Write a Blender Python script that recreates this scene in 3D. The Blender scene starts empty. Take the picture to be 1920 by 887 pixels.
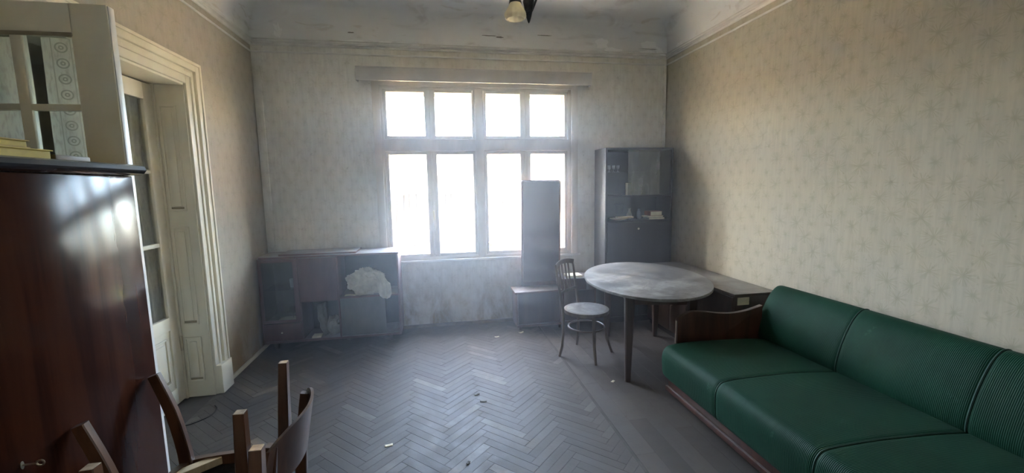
import bpy, bmesh, math, random
from mathutils import Vector, Matrix, noise
random.seed(7)
sc = bpy.context.scene
COL = sc.collection
PI = math.pi

# ------------------------------------------------------------------ camera
FPX, YAW, PITCH, ROLL = 796.0, math.radians(10.04), math.radians(6.867), math.radians(-1.048)
CAM = Vector((0, 0, 1.65))
fw = Vector((math.sin(YAW)*math.cos(PITCH), math.cos(YAW)*math.cos(PITCH), -math.sin(PITCH)))
rt = Vector((math.cos(YAW), -math.sin(YAW), 0)); up = rt.cross(fw)
r2 = rt*math.cos(ROLL) + up*math.sin(ROLL); u2 = -rt*math.sin(ROLL) + up*math.cos(ROLL)
cd = bpy.data.cameras.new('camera'); cam = bpy.data.objects.new('camera', cd); COL.objects.link(cam)
cd.sensor_width = 36.0; cd.lens = FPX/1920*36; cd.clip_start = 0.03; cd.clip_end = 200
cam.matrix_world = Matrix(((r2.x, u2.x, -fw.x, CAM.x), (r2.y, u2.y, -fw.y, CAM.y), (r2.z, u2.z, -fw.z, CAM.z), (0, 0, 0, 1)))
sc.camera = cam

# ------------------------------------------------------------------ light
sc.view_settings.view_transform = 'Standard'; sc.view_settings.look = 'None'
sc.view_settings.gamma = 1.0; sc.view_settings.use_curve_mapping = False
sc.view_settings.exposure = 3.62
world = bpy.data.worlds.new('sky'); sc.world = world; world.use_nodes = True
wn = world.node_tree; wn.nodes.clear()
sky = wn.nodes.new('ShaderNodeTexSky'); sky.sky_type = 'NISHITA'; sky.sun_disc = False
sky.sun_elevation = math.radians(48); sky.sun_rotation = math.radians(245); sky.dust_density = 6.0; sky.air_density = 0.8; sky.ozone_density = 0.6
bgn = wn.nodes.new('ShaderNodeBackground'); bgn.inputs[1].default_value = 4.0
wo = wn.nodes.new('ShaderNodeOutputWorld')
tint = wn.nodes.new('ShaderNodeMix'); tint.data_type = 'RGBA'; tint.blend_type = 'MULTIPLY'; tint.inputs[0].default_value = 1.0; tint.inputs[7].default_value = (1.10, 0.97, 0.88, 1)
wn.links.new(sky.outputs[0], tint.inputs[6]); wn.links.new(tint.outputs[2], bgn.inputs[0]); wn.links.new(bgn.outputs[0], wo.inputs[0])
sd = bpy.data.lights.new('sun', 'SUN'); sd.energy = 33.0; sd.angle = math.radians(0.6); sd.color = (1.0, 0.87, 0.68)
sun = bpy.data.objects.new('sun', sd); COL.objects.link(sun)
SUNDIR = Vector((0.64, 0.20, -0.74)).normalized()          # from over the house, onto the yard
sun.rotation_euler = SUNDIR.to_track_quat('-Z', 'Y').to_euler(); sun.location = (-6, -4, 12)
pd = bpy.data.lights.new('window_portal', 'AREA'); pd.shape = 'RECTANGLE'; pd.size = 2.2; pd.size_y = 2.0
pd.cycles.is_portal = True
po = bpy.data.objects.new('window_portal', pd); COL.objects.link(po); po.location = (0.53, 5.36, 1.79)
po.rotation_euler = (-PI/2, 0, 0)

# ------------------------------------------------------------------ helpers
OFF = {}
def tag(o, label=None, cat=None, group=None, kind=None):
    if label: o['label'] = label
    if cat: o['category'] = cat
    if group: o['group'] = group
    if kind: o['kind'] = kind
    return o
def thing(name, label=None, cat=None, loc=(0, 0, 0), group=None, kind=None):
    o = bpy.data.objects.new(name, None); COL.objects.link(o); o.empty_display_size = 0.1
    o.location = loc; OFF[o] = Vector(loc)
    return tag(o, label, cat, group, kind)
class MB:
    def __init__(s): s.bm = bmesh.new()
    def box(s, x0, x1, y0, y1, z0, z1, bev=0.0, seg=2, rot=None):
        t = bmesh.new(); bmesh.ops.create_cube(t, size=1)
        bmesh.ops.scale(t, vec=(x1-x0, y1-y0, z1-z0), verts=t.verts)
        if bev > 0: bmesh.ops.bevel(t, geom=t.edges[:], offset=min(bev, 0.49*min(x1-x0, y1-y0, z1-z0)), segments=seg, profile=0.5, affect='EDGES')
        if rot is not None: bmesh.ops.transform(t, matrix=rot.to_4x4(), verts=t.verts)
        bmesh.ops.translate(t, vec=((x0+x1)/2, (y0+y1)/2, (z0+z1)/2), verts=t.verts)
        s._merge(t); return s
    def _merge(s, t):
        me = bpy.data.meshes.new('tmp'); t.to_mesh(me); t.free(); s.bm.from_mesh(me); bpy.data.meshes.remove(me)
    def raw(s, verts, faces):
        vs = [s.bm.verts.new(v) for v in verts]
        for f in faces:
            try: s.bm.faces.new([vs[i] for i in f])
            except ValueError: pass
        return s
    def sweep(s, path, sect, side=None, caps=True, closed=False):
        """sect(i) -> list of (a, b) offsets along (side, normal)"""
        path = [Vector(p) for p in path]; n = len(path); rings = []
        prev = None
        for i, p in enumerate(path):
            if closed: t = path[(i+1) % n] - path[i-1]
            else: t = path[min(i+1, n-1)] - path[max(i-1, 0)]
            t.normalize()
            if side is not None: a = Vector(side)
            elif prev is not None: a = prev
            else: a = Vector((0, 0, 1)) if abs(t.z) < 0.9 else Vector((1, 0, 0))
            a = (a - t*a.dot(t)).normalized(); b = t.cross(a); prev = a
            rings.append([p + a*q[0] + b*q[1] for q in sect(i)])
        m = len(rings[0]); verts = [v for r in rings for v in r]; faces = []
        for i in range(n if closed else n-1):
            j = (i+1) % n
            for k in range(m): faces.append((i*m+k, i*m+(k+1) % m, j*m+(k+1) % m, j*m+k))
        if caps and not closed: faces += [tuple(range(m))[::-1], tuple((n-1)*m+k for k in range(m))]
        return s.raw(verts, faces)
    def tube(s, path, r, seg=10, caps=True, closed=False):
        rr = r if isinstance(r, (list, tuple)) else [r]*len(path)
        return s.sweep(path, lambda i: [(rr[i]*math.cos(2*PI*k/seg), rr[i]*math.sin(2*PI*k/seg)) for k in range(seg)], None, caps, closed)
    def bar(s, path, w, d, side=(1, 0, 0), ch=0.15):
        ww = w if isinstance(w, (list, tuple)) else [w]*len(path); dd = d if isinstance(d, (list, tuple)) else [d]*len(path)
        def sec(i):
            a, b = ww[i]/2, dd[i]/2; c = min(a, b)*ch*2
            return [(a, -b+c), (a, b-c), (a-c, b), (-a+c, b), (-a, b-c), (-a, -b+c), (-a+c, -b), (a-c, -b)]
        return s.sweep(path, sec, side)
    def lathe(s, prof, c=(0, 0, 0), seg=24):
        verts, faces = [], []; n = len(prof)
        for k in range(seg):
            a = 2*PI*k/seg
            for r, z in prof: verts.append((c[0]+r*math.cos(a), c[1]+r*math.sin(a), c[2]+z))
        for k in range(seg):
            j = (k+1) % seg
            for i in range(n-1): faces.append((k*n+i, j*n+i, j*n+i+1, k*n+i+1))
        s.raw(verts, faces)
        bmesh.ops.remove_doubles(s.bm, verts=s.bm.verts, dist=1e-5); return s
    def prism(s, poly, ax, a0, a1, bev=0.0):
        """poly: 2-D outline in the two other axes (x: yz, y: xz, z: xy)"""
        def P(u, v, w): return {'x': (w, u, v), 'y': (u, w, v), 'z': (u, v, w)}[ax]
        n = len(poly); t = bmesh.new()
        vs = [t.verts.new(P(u, v, a0)) for u, v in poly] + [t.verts.new(P(u, v, a1)) for u, v in poly]
        t.faces.new(vs[:n][::-1]); t.faces.new(vs[n:])
        for i in range(n): t.faces.new((vs[i], vs[(i+1) % n], vs[n+(i+1) % n], vs[n+i]))
        bmesh.ops.recalc_face_normals(t, faces=t.faces)
        if bev > 0:
            cap = [e for e in t.edges if len(e.link_faces) == 2 and any(len(f.verts) == n and n > 4 for f in e.link_faces)] if n > 4 else t.edges[:]
            bmesh.ops.bevel(t, geom=cap, offset=bev, segments=2, profile=0.5, affect='EDGES')
        s._merge(t); return s
    def grid(s, f, nu, nv):
        verts = [f(i/nu, j/nv) for i in range(nu+1) for j in range(nv+1)]
        return s.raw(verts, [(i*(nv+1)+j, (i+1)*(nv+1)+j, (i+1)*(nv+1)+j+1, i*(nv+1)+j+1) for i in range(nu) for j in range(nv)])
    def build(s, name, m, parent=None, smooth=False, recentre=True, fixn=True):
        if fixn: bmesh.ops.recalc_face_normals(s.bm, faces=s.bm.faces)
        me = bpy.data.meshes.new(name)
        c = Vector((0, 0, 0))
        if recentre and len(s.bm.verts):
            lo = Vector([min(v.co[i] for v in s.bm.verts) for i in range(3)]); hi = Vector([max(v.co[i] for v in s.bm.verts) for i in range(3)])
            c = (lo+hi)/2
            if parent is None: c.z = lo.z
            bmesh.ops.translate(s.bm, vec=-c, verts=s.bm.verts)
        s.bm.to_mesh(me); s.bm.free()
        me.materials.append(m)
        if smooth:
            for p in me.polygons: p.use_smooth = True
            if smooth != 'all':
                try: me.set_sharp_from_angle(angle=math.radians(38))
                except Exception: pass
        o = bpy.data.objects.new(name, me); COL.objects.link(o)
        if parent is not None: o.parent = parent; o.location = c - OFF[parent]
        else: o.location = c
        OFF[o] = c.copy()
        return o
def box(name, m, parent, x0, x1, y0, y1, z0, z1, bev=0.003, **k):
    return MB().box(x0, x1, y0, y1, z0, z1, bev).build(name, m, parent, smooth=bev > 0, **k)
def copy_tree(o, parent=None):
    c = o.copy(); COL.objects.link(c); c.parent = parent
    for ch in list(o.children):
        copy_tree(ch, c)
    return c
def lerp(a, b, t): return a+(b-a)*t
def sstep(a, b, x):
    t = max(0, min(1, (x-a)/(b-a))); return t*t*(3-2*t)

# ------------------------------------------------------------------ materials
class NT:
    def __init__(s, name):
        s.m = bpy.data.materials.new(name); s.m.use_nodes = True; s.t = s.m.node_tree; s.t.nodes.clear()
        s.out = s.n('ShaderNodeOutputMaterial')
    def n(s, typ, **kw):
        nd = s.t.nodes.new(typ)
        for k, v in kw.items(): setattr(nd, k, v)
        return nd
    def set(s, sock, v):
        if v is None: return
        if hasattr(v, 'is_output') or isinstance(v, bpy.types.NodeSocket): s.t.links.new(v, sock)
        else:
            if isinstance(v, (tuple, list)) and len(v) == 3 and sock.type == 'RGBA': v = (*v, 1)
            sock.default_value = v
    def math(s, op, a, b=None, c=None, clamp=False):
        nd = s.n('ShaderNodeMath', operation=op, use_clamp=clamp)
        for i, v in enumerate((a, b, c)): s.set(nd.inputs[i], v)
        return nd.outputs[0]
    def coord(s, kind='Object', scale=(1, 1, 1), loc=(0, 0, 0), rot=(0, 0, 0)):
        tc = s.n('ShaderNodeTexCoord'); mp = s.n('ShaderNodeMapping')
        s.t.links.new(tc.outputs[kind], mp.inputs[0]); mp.inputs[1].default_value = loc; mp.inputs[2].default_value = rot; mp.inputs[3].default_value = scale
        return mp.outputs[0]
    def noise(s, vec, scale=5, detail=4, rough=0.55, dist=0.0):
        nd = s.n('ShaderNodeTexNoise'); s.set(nd.inputs['Vector'], vec)
        nd.inputs['Scale'].default_value = scale; nd.inputs['Detail'].default_value = detail; nd.inputs['Roughness'].default_value = rough; nd.inputs['Distortion'].default_value = dist
        return nd.outputs['Fac']
    def ramp(s, fac, lo, hi, a=0.0, b=1.0):
        nd = s.n('ShaderNodeMapRange', interpolation_type='SMOOTHSTEP'); s.set(nd.inputs[0], fac)
        nd.inputs[1].default_value = lo; nd.inputs[2].default_value = hi; nd.inputs[3].default_value = a; nd.inputs[4].default_value = b
        return nd.outputs[0]
    def mix(s, fac, a, b, bt='MIX'):
        nd = s.n('ShaderNodeMix', data_type='RGBA', blend_type=bt)
        s.set(nd.inputs[0], fac); s.set(nd.inputs[6], a); s.set(nd.inputs[7], b); return nd.outputs[2]
    def bump(s, h, strength=0.3, dist=0.01):
        nd = s.n('ShaderNodeBump'); s.set(nd.inputs['Height'], h); nd.inputs['Strength'].default_value = strength; nd.inputs['Distance'].default_value = dist
        return nd.outputs[0]
    def normz(s):
        g = s.n('ShaderNodeNewGeometry'); sp = s.n('ShaderNodeSeparateXYZ'); s.t.links.new(g.outputs['True Normal'], sp.inputs[0]); return sp.outputs[2]
    def bsdf(s, color, rough=0.5, normal=None, metallic=0.0, spec=0.5, coat=0.0, coat_rough=0.1, trans=0.0, sheen=0.0):
        b = s.n('ShaderNodeBsdfPrincipled')
        s.set(b.inputs['Base Color'], color); s.set(b.inputs['Roughness'], rough); s.set(b.inputs['Metallic'], metallic)
        s.set(b.inputs['Specular IOR Level'], spec); s.set(b.inputs['Coat Weight'], coat); s.set(b.inputs['Coat Roughness'], coat_rough)
        s.set(b.inputs['Transmission Weight'], trans); s.set(b.inputs['Sheen Weight'], sheen)
        if normal is not None: s.set(b.inputs['Normal'], normal)
        return b.outputs[0]
    def done(s, sh): s.t.links.new(sh, s.out.inputs[0]); return s.m
DUST = (0.36, 0.345, 0.33)
def worn(name, c1, c2, rough=0.5, scale=(3, 3, 3), dust=0.0, bump=0.1, coat=0.0, coat_rough=0.12, spec=0.5, metallic=0.0, lo=0.35, hi=0.68, rvar=0.15, det=5):
    t = NT(name); v = t.coord('Object', scale)
    n = t.noise(v, 1.0, det, 0.6, 0.3); col = t.mix(t.ramp(n, lo, hi), c1, c2)
    n2 = t.noise(t.coord('Object'), 6, 4, 0.6)
    r = t.math('ADD', rough - rvar/2, t.math('MULTIPLY', n2, rvar))
    if dust > 0:
        d = t.math('MULTIPLY', t.ramp(t.normz(), 0.55, 0.95), t.ramp(t.noise(t.coord('Object'), 4.5, 6, 0.65, 0.6), 0.30, 0.75, dust*0.45, dust))
        col = t.mix(d, col, DUST); r = t.math('ADD', r, t.math('MULTIPLY', d, 0.25), clamp=True)
    nm = t.bump(n, bump, 0.004) if bump else None
    return t.done(t.bsdf(col, r, nm, metallic, spec, coat, coat_rough))
def plain(name, c, rough=0.5, metallic=0.0, spec=0.5, coat=0.0):
    return worn(name, tuple(x*0.88 for x in c), tuple(min(1, x*1.1) for x in c), rough, (9, 9, 9), 0, 0.05, coat, metallic=metallic, spec=spec)

def wallpaper(name, ua, va, base=(0.49, 0.452, 0.37), ink=0.36):
    """starburst sprigs in staggered rows; ua, va pick the wall's two axes"""
    t = NT(name); tc = t.n('ShaderNodeTexCoord'); sp = t.n('ShaderNodeSeparateXYZ'); t.t.links.new(tc.outputs['Object'], sp.inputs[0])
    U, V = sp.outputs[ua], sp.outputs[va]
    def motif(su, sv, ou, ov, rays, rad, seed):
        v = t.math('ADD', t.math('DIVIDE', V, sv), ov); row = t.math('FLOOR', v)
        u = t.math('ADD', t.math('ADD', t.math('DIVIDE', U, su), ou), t.math('MULTIPLY', t.math('MODULO', t.math('ADD', row, 400), 2), 0.5))
        colm = t.math('FLOOR', u)
        cx = t.n('ShaderNodeCombineXYZ'); t.set(cx.inputs[0], colm); t.set(cx.inputs[1], row); cx.inputs[2].default_value = seed
        wn_ = t.n('ShaderNodeTexWhiteNoise', noise_dimensions='3D'); t.t.links.new(cx.outputs[0], wn_.inputs[0])
        sp2 = t.n('ShaderNodeSeparateXYZ'); t.t.links.new(wn_.outputs['Color'], sp2.inputs[0])
        du = t.math('MULTIPLY', t.math('ADD', t.math('SUBTRACT', t.math('FRACT', u), 0.5), t.math('MULTIPLY', t.math('SUBTRACT', sp2.outputs[0], 0.5), 0.22)), su)
        dv = t.math('MULTIPLY', t.math('ADD', t.math('SUBTRACT', t.math('FRACT', v), 0.5), t.math('MULTIPLY', t.math('SUBTRACT', sp2.outputs[1], 0.5), 0.22)), sv)
        r = t.math('SQRT', t.math('ADD', t.math('MULTIPLY', du, du), t.math('MULTIPLY', dv, dv)))
        a = t.math('ARCTAN2', dv, du)
        nx = t.n('ShaderNodeCombineXYZ'); t.set(nx.inputs[0], t.math('MULTIPLY', t.math('COSINE', a), rays)); t.set(nx.inputs[1], t.math('MULTIPLY', t.math('SINE', a), rays)); t.set(nx.inputs[2], t.math('MULTIPLY', sp2.outputs[2], 30))
        st = t.ramp(t.noise(nx.outputs[0], 1.0, 1, 0.5), 0.43, 0.62)
        rr = t.math('MULTIPLY', rad, t.math('ADD', 0.55, t.math('MULTIPLY', sp2.outputs[0], 0.6)))
        fall = t.math('SUBTRACT', 1.0, t.math('DIVIDE', r, rr), clamp=True)
        core = t.ramp(r, 0.005, 0.024, 0.85, 0.0)
        return t.math('MAXIMUM', core, t.math('MULTIPLY', st, t.math('POWER', fall, 0.7)))
    m1 = motif(0.16, 0.105, 0, 0, 5.5, 0.075, 1.0)
    m2 = motif(0.23, 0.17, 0.31, 0.4, 6.0, 0.05, 5.0)
    grain = t.noise(t.coord('Object', (45, 45, 5)), 1.0, 3, 0.6)
    big = t.noise(t.coord('Object'), 0.9, 4, 0.55, 0.5); med = t.noise(t.coord('Object', (1, 1, 0.5)), 3.5, 6, 0.65, 0.4)
    c = t.mix(t.ramp(grain, 0.3, 0.72), tuple(x*0.94 for x in base), tuple(min(1, x*1.05) for x in base))
    c = t.mix(t.ramp(big, 0.35, 0.7, 0.0, 0.45), c, (0.50, 0.445, 0.33))
    spots = t.noise(t.coord('Object'), 30, 2, 0.5)
    # damp, grimy band low on the wall, breaking up in blotches
    zf = t.ramp(t.math('ADD', sp.outputs[2], t.math('MULTIPLY', med, 0.9)), 0.62, 1.30, 0.95, 0.0)
    c = t.mix(t.math('MULTIPLY', zf, t.ramp(med, 0.38, 0.62, 0.35, 1.0)), c, (0.30, 0.205, 0.09))
    c = t.mix(t.math('MULTIPLY', t.math('MAXIMUM', m1, t.math('MULTIPLY', m2, 0.35)), ink), c, (0.235, 0.21, 0.13))
    c = t.mix(t.math('MULTIPLY', t.ramp(spots, 0.66, 0.78), 0.22), c, (0.16, 0.13, 0.08))
    h = t.math('ADD', t.math('MULTIPLY', med, 0.6), t.math('MULTIPLY', grain, 0.10))
    return t.done(t.bsdf(c, 0.72, t.bump(h, 0.35, 0.006), spec=0.25))
def plaster(name, a, b, stain):
    t = NT(name); n1 = t.noise(t.coord('Object', (1, 1, 1.6)), 1.3, 6, 0.62, 0.7); n2 = t.noise(t.coord('Object', (0.7, 0.7, 2.2)), 3.2, 6, 0.6, 1.2); n3 = t.noise(t.coord('Object'), 14, 4, 0.6)
    c = t.mix(t.ramp(n1, 0.35, 0.68), a, b)
    c = t.mix(t.ramp(n2, 0.54, 0.72, 0, 0.65), c, stain)
    c = t.mix(t.math('MULTIPLY', t.ramp(n2, 0.33, 0.37, 1, 0), 0.6), c, (0.66, 0.63, 0.57))
    return t.done(t.bsdf(c, 0.85, t.bump(t.math('ADD', n3, t.math('MULTIPLY', t.ramp(n2, 0.33, 0.37), 2.0)), 0.25, 0.006), spec=0.2))

M = {}
M['paper_r'] = wallpaper('wallpaper_right', 1, 2); M['paper_b'] = wallpaper('wallpaper_back', 0, 2, (0.76, 0.745, 0.71), 0.20); M['paper_l'] = wallpaper('wallpaper_left', 1, 2, (0.45, 0.41, 0.35), 0.30)  # one paper; base tone raised or lowered per wall to stand in for light
M['ceil'] = plaster('ceiling_plaster', (0.80, 0.80, 0.79), (0.86, 0.86, 0.86), (0.60, 0.58, 0.55))
M['patch'] = plaster('bare_plaster', (0.93, 0.93, 0.92), (0.95, 0.95, 0.94), (0.88, 0.88, 0.87))
M['mould'] = worn('moulding_paint', (0.66, 0.65, 0.63), (0.76, 0.75, 0.73), 0.7, (5, 5, 5), 0.2, 0.2)
M['crack'] = plain('crack_dirt', (0.24, 0.22, 0.19), 0.9)
M['paint'] = worn('old_cream_paint', (0.74, 0.67, 0.52), (0.83, 0.77, 0.63), 0.42, (2, 2, 1.2), 0.3, 0.15, lo=0.3, hi=0.6)
M['groove'] = plain('dark_groove', (0.34, 0.28, 0.19), 0.7)  # dark brown of the panel ledges and the door bead
M['winpaint'] = worn('window_paint', (0.58, 0.52, 0.45), (0.68, 0.62, 0.55), 0.45, (4, 4, 2), 0.2, 0.15)
M['sillwhite'] = worn('sill_paint', (0.74, 0.72, 0.68), (0.82, 0.80, 0.76), 0.35, (4, 4, 4), 0.1, 0.05)
M['skirt'] = worn('skirting_brown', (0.10, 0.07, 0.05), (0.17, 0.125, 0.09), 0.55, (6, 6, 6), 0.5)
M['wardrobe'] = worn('lacquered_mahogany', (0.020, 0.006, 0.004), (0.055, 0.017, 0.009), 0.15, (9, 9, 0.55), 0.7, 0.02, 0.0, 0.1, lo=0.3, hi=0.72, rvar=0.16, spec=0.10)
M['blackwood'] = worn('black_lacquer', (0.010, 0.009, 0.009), (0.025, 0.02, 0.018), 0.25, (6, 6, 6), 0.6, 0.02, 0.5)
M['brown'] = worn('brown_veneer', (0.070, 0.030, 0.022), (0.135, 0.060, 0.042), 0.4, (7, 7, 0.8), 0.75, 0.05, 0.25)
M['darkbrown'] = worn('dark_brown_veneer', (0.030, 0.017, 0.012), (0.070, 0.038, 0.026), 0.4, (7, 7, 0.9), 0.8, 0.05, 0.3)
M['sideboard'] = worn('sideboard_veneer', (0.085, 0.030, 0.028), (0.135, 0.052, 0.046), 0.5, (5, 5, 0.8), 0.9, 0.04, 0.25)
M['inner'] = worn('cabinet_inside', (0.045, 0.035, 0.03), (0.08, 0.06, 0.05), 0.6, (4, 4, 4), 0.9)
M['greydoor'] = worn('grey_sliding_panel', (0.10, 0.095, 0.09), (0.15, 0.14, 0.13), 0.5, (4, 4, 2), 0.5)
M['arm'] = worn('armrest_veneer', (0.040, 0.013, 0.008), (0.085, 0.030, 0.017), 0.35, (10, 10, 1.0), 0.4, 0.03, 0.2)
M['barcab'] = worn('black_brown_veneer', (0.010, 0.009, 0.010), (0.020, 0.017, 0.018), 0.5, (6, 6, 0.9), 0.6, 0.04, 0.05)
M['chairwood'] = worn('chair_beech_stain', (0.060, 0.022, 0.010), (0.135, 0.055, 0.024), 0.32, (14, 14, 2.5), 0.25, 0.05, 0.5)
M['rawwood'] = worn('raw_pale_wood', (0.52, 0.40, 0.24), (0.66, 0.54, 0.35), 0.6, (20, 20, 4), 0.2)
M['worn_tip'] = worn('worn_leg_end', (0.36, 0.26, 0.17), (0.52, 0.40, 0.28), 0.6, (30, 30, 30))
M['bent'] = worn('bentwood', (0.075, 0.05, 0.035), (0.15, 0.105, 0.075), 0.35, (12, 12, 3), 0.65, 0.05, 0.35)
M['blackcloth'] = worn('black_upholstery', (0.010, 0.010, 0.010), (0.022, 0.021, 0.02), 0.85, (30, 30, 30))
M['brass'] = plain('aged_metal', (0.62, 0.55, 0.42), 0.3, 1.0)
M['iron'] = worn('dark_iron', (0.03, 0.032, 0.038), (0.07, 0.072, 0.08), 0.4, (20, 20, 20), metallic=0.6)
M['white'] = plain('white_cloth', (0.70, 0.66, 0.58), 0.85)
M['cream'] = plain('paper_cream', (0.72, 0.65, 0.48), 0.8)
M['redbook'] = plain('book_red', (0.33, 0.13, 0.08), 0.6)
M['greybook'] = plain('book_grey', (0.30, 0.29, 0.26), 0.6)
M['yellow'] = plain('yellow_card', (0.45, 0.34, 0.045), 0.7)
M['ochre'] = plain('ochre_card', (0.40, 0.27, 0.06), 0.7)
M['porcelain'] = plain('porcelain', (0.62, 0.62, 0.62), 0.2, coat=0.4)
M['smoke'] = plain('dark_glaze', (0.09, 0.10, 0.13), 0.2, coat=0.5)
M['leaf'] = plain('shrub_leaf', (0.30, 0.33, 0.07), 0.6)
M['dryleaf'] = plain('dry_leaf', (0.05, 0.04, 0.025), 0.8)
M['fence'] = worn('weathered_boards', (0.004, 0.0038, 0.0035), (0.022, 0.020, 0.018), 0.9, (14, 14, 0.8), spec=0.0, bump=0)
M['ground'] = worn('yard_ground', (0.42, 0.34, 0.23), (0.56, 0.47, 0.33), 0.9, (2, 2, 2))
M['outer'] = worn('house_render', (0.45, 0.41, 0.34), (0.55, 0.50, 0.43), 0.9, (2, 2, 2))
M['rail'] = worn('curtain_board', (0.44, 0.43, 0.43), (0.52, 0.51, 0.51), 0.6, (3, 3, 3), 0.3)

def glassmat(name, tint, rough, dirt_sheen):
    t = NT(name); tr = t.n('ShaderNodeBsdfTransparent'); tr.inputs[0].default_value = (*tint, 1)
    gl = t.n('ShaderNodeBsdfGlossy'); gl.inputs['Roughness'].default_value = rough
    lw = t.n('ShaderNodeLayerWeight'); fr = t.math('ADD', 0.03, t.math('MULTIPLY', 0.9, t.math('POWER', lw.outputs['Facing'], 5.0)))
    mx = t.n('ShaderNodeMixShader'); t.set(mx.inputs[0], fr); t.t.links.new(tr.outputs[0], mx.inputs[1]); t.t.links.new(gl.outputs[0], mx.inputs[2])
    df = t.n('ShaderNodeBsdfDiffuse'); df.inputs[0].default_value = (0.5, 0.5, 0.48, 1)
    d = t.ramp(t.noise(t.coord('Object', (3, 3, 1.2)), 3, 5, 0.6), 0.35, 0.75, dirt_sheen*0.3, dirt_sheen)
    m2 = t.n('ShaderNodeMixShader'); t.set(m2.inputs[0], d); t.t.links.new(mx.outputs[0], m2.inputs[1]); t.t.links.new(df.outputs[0], m2.inputs[2])
    return t.done(m2.outputs[0])
M['sheenglass'] = glassmat('sheen_cabinet_glass', (0.80, 0.84, 0.80), 0.08, 0.42)  # strong pale film painted in for the pane's reflection of the room
M['glass'] = glassmat('window_glass', (0.95, 0.97, 0.96), 0.02, 0.10)
M['cabglass'] = glassmat('cabinet_glass', (0.80, 0.83, 0.80), 0.05, 0.12)
M['clear'] = glassmat('drinking_glass', (0.88, 0.90, 0.92), 0.03, 0.05)
t = NT('dusty_mirror'); M['mirror'] = t.done(t.bsdf((0.24, 0.205, 0.20), 0.16, None, 1.0))
def cloth_thin(name, col, trans, lace=None, tl_mix=0.55):
    """woven curtain: diffuse + translucent + open weave; lace = (x_centre, pitch, radius) adds a band of rings"""
    t = NT(name); tc = t.n('ShaderNodeTexCoord'); sp = t.n('ShaderNodeSeparateXYZ'); t.t.links.new(tc.outputs['Object'], sp.inputs[0])
    d = t.n('ShaderNodeBsdfDiffuse'); d.inputs[0].default_value = (*col, 1)
    tl = t.n('ShaderNodeBsdfTranslucent'); tl.inputs[0].default_value = (*col, 1)
    mx = t.n('ShaderNodeMixShader'); mx.inputs[0].default_value = tl_mix; t.t.links.new(d.outputs[0], mx.inputs[1]); t.t.links.new(tl.outputs[0], mx.inputs[2])
    tp = t.n('ShaderNodeBsdfTransparent'); hole = t.ramp(t.noise(t.coord('Object', (120, 120, 30)), 1, 2, 0.5), 0.45, 0.7, 0.02, trans)
    if lace:
        cx, pitch, rad = lace
        dx = t.math('SUBTRACT', sp.outputs[0], cx); dz = t.math('MULTIPLY', t.math('SUBTRACT', t.math('FRACT', t.math('DIVIDE', sp.outputs[2], pitch)), 0.5), pitch)
        r = t.math('SQRT', t.math('ADD', t.math('MULTIPLY', dx, dx), t.math('MULTIPLY', dz, dz)))
        ring = t.ramp(t.math('ABSOLUTE', t.math('SUBTRACT', t.math('ABSOLUTE', t.math('SUBTRACT', r, rad*0.6)), rad*0.3)), rad*0.06, rad*0.2, 0.55, 0.0)
        edge = t.ramp(t.math('ABSOLUTE', t.math('SUBTRACT', t.math('ABSOLUTE', dx), rad*1.5)), 0.001, 0.003, 0.4, 0.0)
        hole = t.math('MAXIMUM', hole, t.math('MAXIMUM', ring, edge))
    m2 = t.n('ShaderNodeMixShader'); t.set(m2.inputs[0], hole); t.t.links.new(mx.outputs[0], m2.inputs[1]); t.t.links.new(tp.outputs[0], m2.inputs[2])
    return t.done(m2.outputs[0])
M['lace'] = cloth_thin('lace_curtain', (0.80, 0.77, 0.68), 0.25, (-0.012, 0.062, 0.020))
M['net'] = cloth_thin('net_curtain', (0.84, 0.82, 0.76), 0.15, None, 0.25)
t = NT('shade_glass'); g1 = t.bsdf((0.95, 0.91, 0.80), 0.3, None, coat=0.4); tl = t.n('ShaderNodeBsdfTranslucent'); tl.inputs[0].default_value = (0.97, 0.93, 0.82, 1)
mx = t.n('ShaderNodeMixShader'); mx.inputs[0].default_value = 0.6; t.t.links.new(g1, mx.inputs[1]); t.t.links.new(tl.outputs[0], mx.inputs[2]); M['shade'] = t.done(mx.outputs[0])
# parquet
t = NT('parquet_oak'); oi = t.n('ShaderNodeObjectInfo'); ge = t.n('ShaderNodeNewGeometry')
rnd = t.math('FRACT', t.math('ADD', oi.outputs['Random'], t.math('MULTIPLY', ge.outputs['Random Per Island'], 7.31)))
pos = t.n('ShaderNodeMapping'); t.t.links.new(ge.outputs['Position'], pos.inputs[0])
n1 = t.noise(pos.outputs[0], 1.6, 6, 0.6, 0.5); n2 = t.noise(pos.outputs[0], 9, 6, 0.7, 0.8); n3 = t.noise(pos.outputs[0], 55, 3, 0.6)
c = t.mix(t.ramp(rnd, 0.0, 1.0), (0.060, 0.051, 0.043), (0.092, 0.079, 0.067))
c = t.mix(t.ramp(rnd, 0.92, 0.95, 0, 0.35), c, (0.24, 0.21, 0.18))
dust = t.math('MULTIPLY', t.ramp(n1, 0.3, 0.7, 0.35, 0.85), t.ramp(n2, 0.25, 0.7, 0.35, 1.0))
c = t.mix(dust, c, (0.108, 0.095, 0.089))
c = t.mix(t.ramp(n2, 0.62, 0.8, 0, 0.45), c, (0.05, 0.043, 0.036))
M['parquet'] = t.done(t.bsdf(c, t.ramp(n2, 0.3, 0.8, 0.50, 0.75), t.bump(t.math('ADD', n3, n2), 0.15, 0.003), spec=0.24))
M['subfloor'] = plain('floor_joint_dirt', (0.075, 0.066, 0.058), 0.9)
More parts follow.
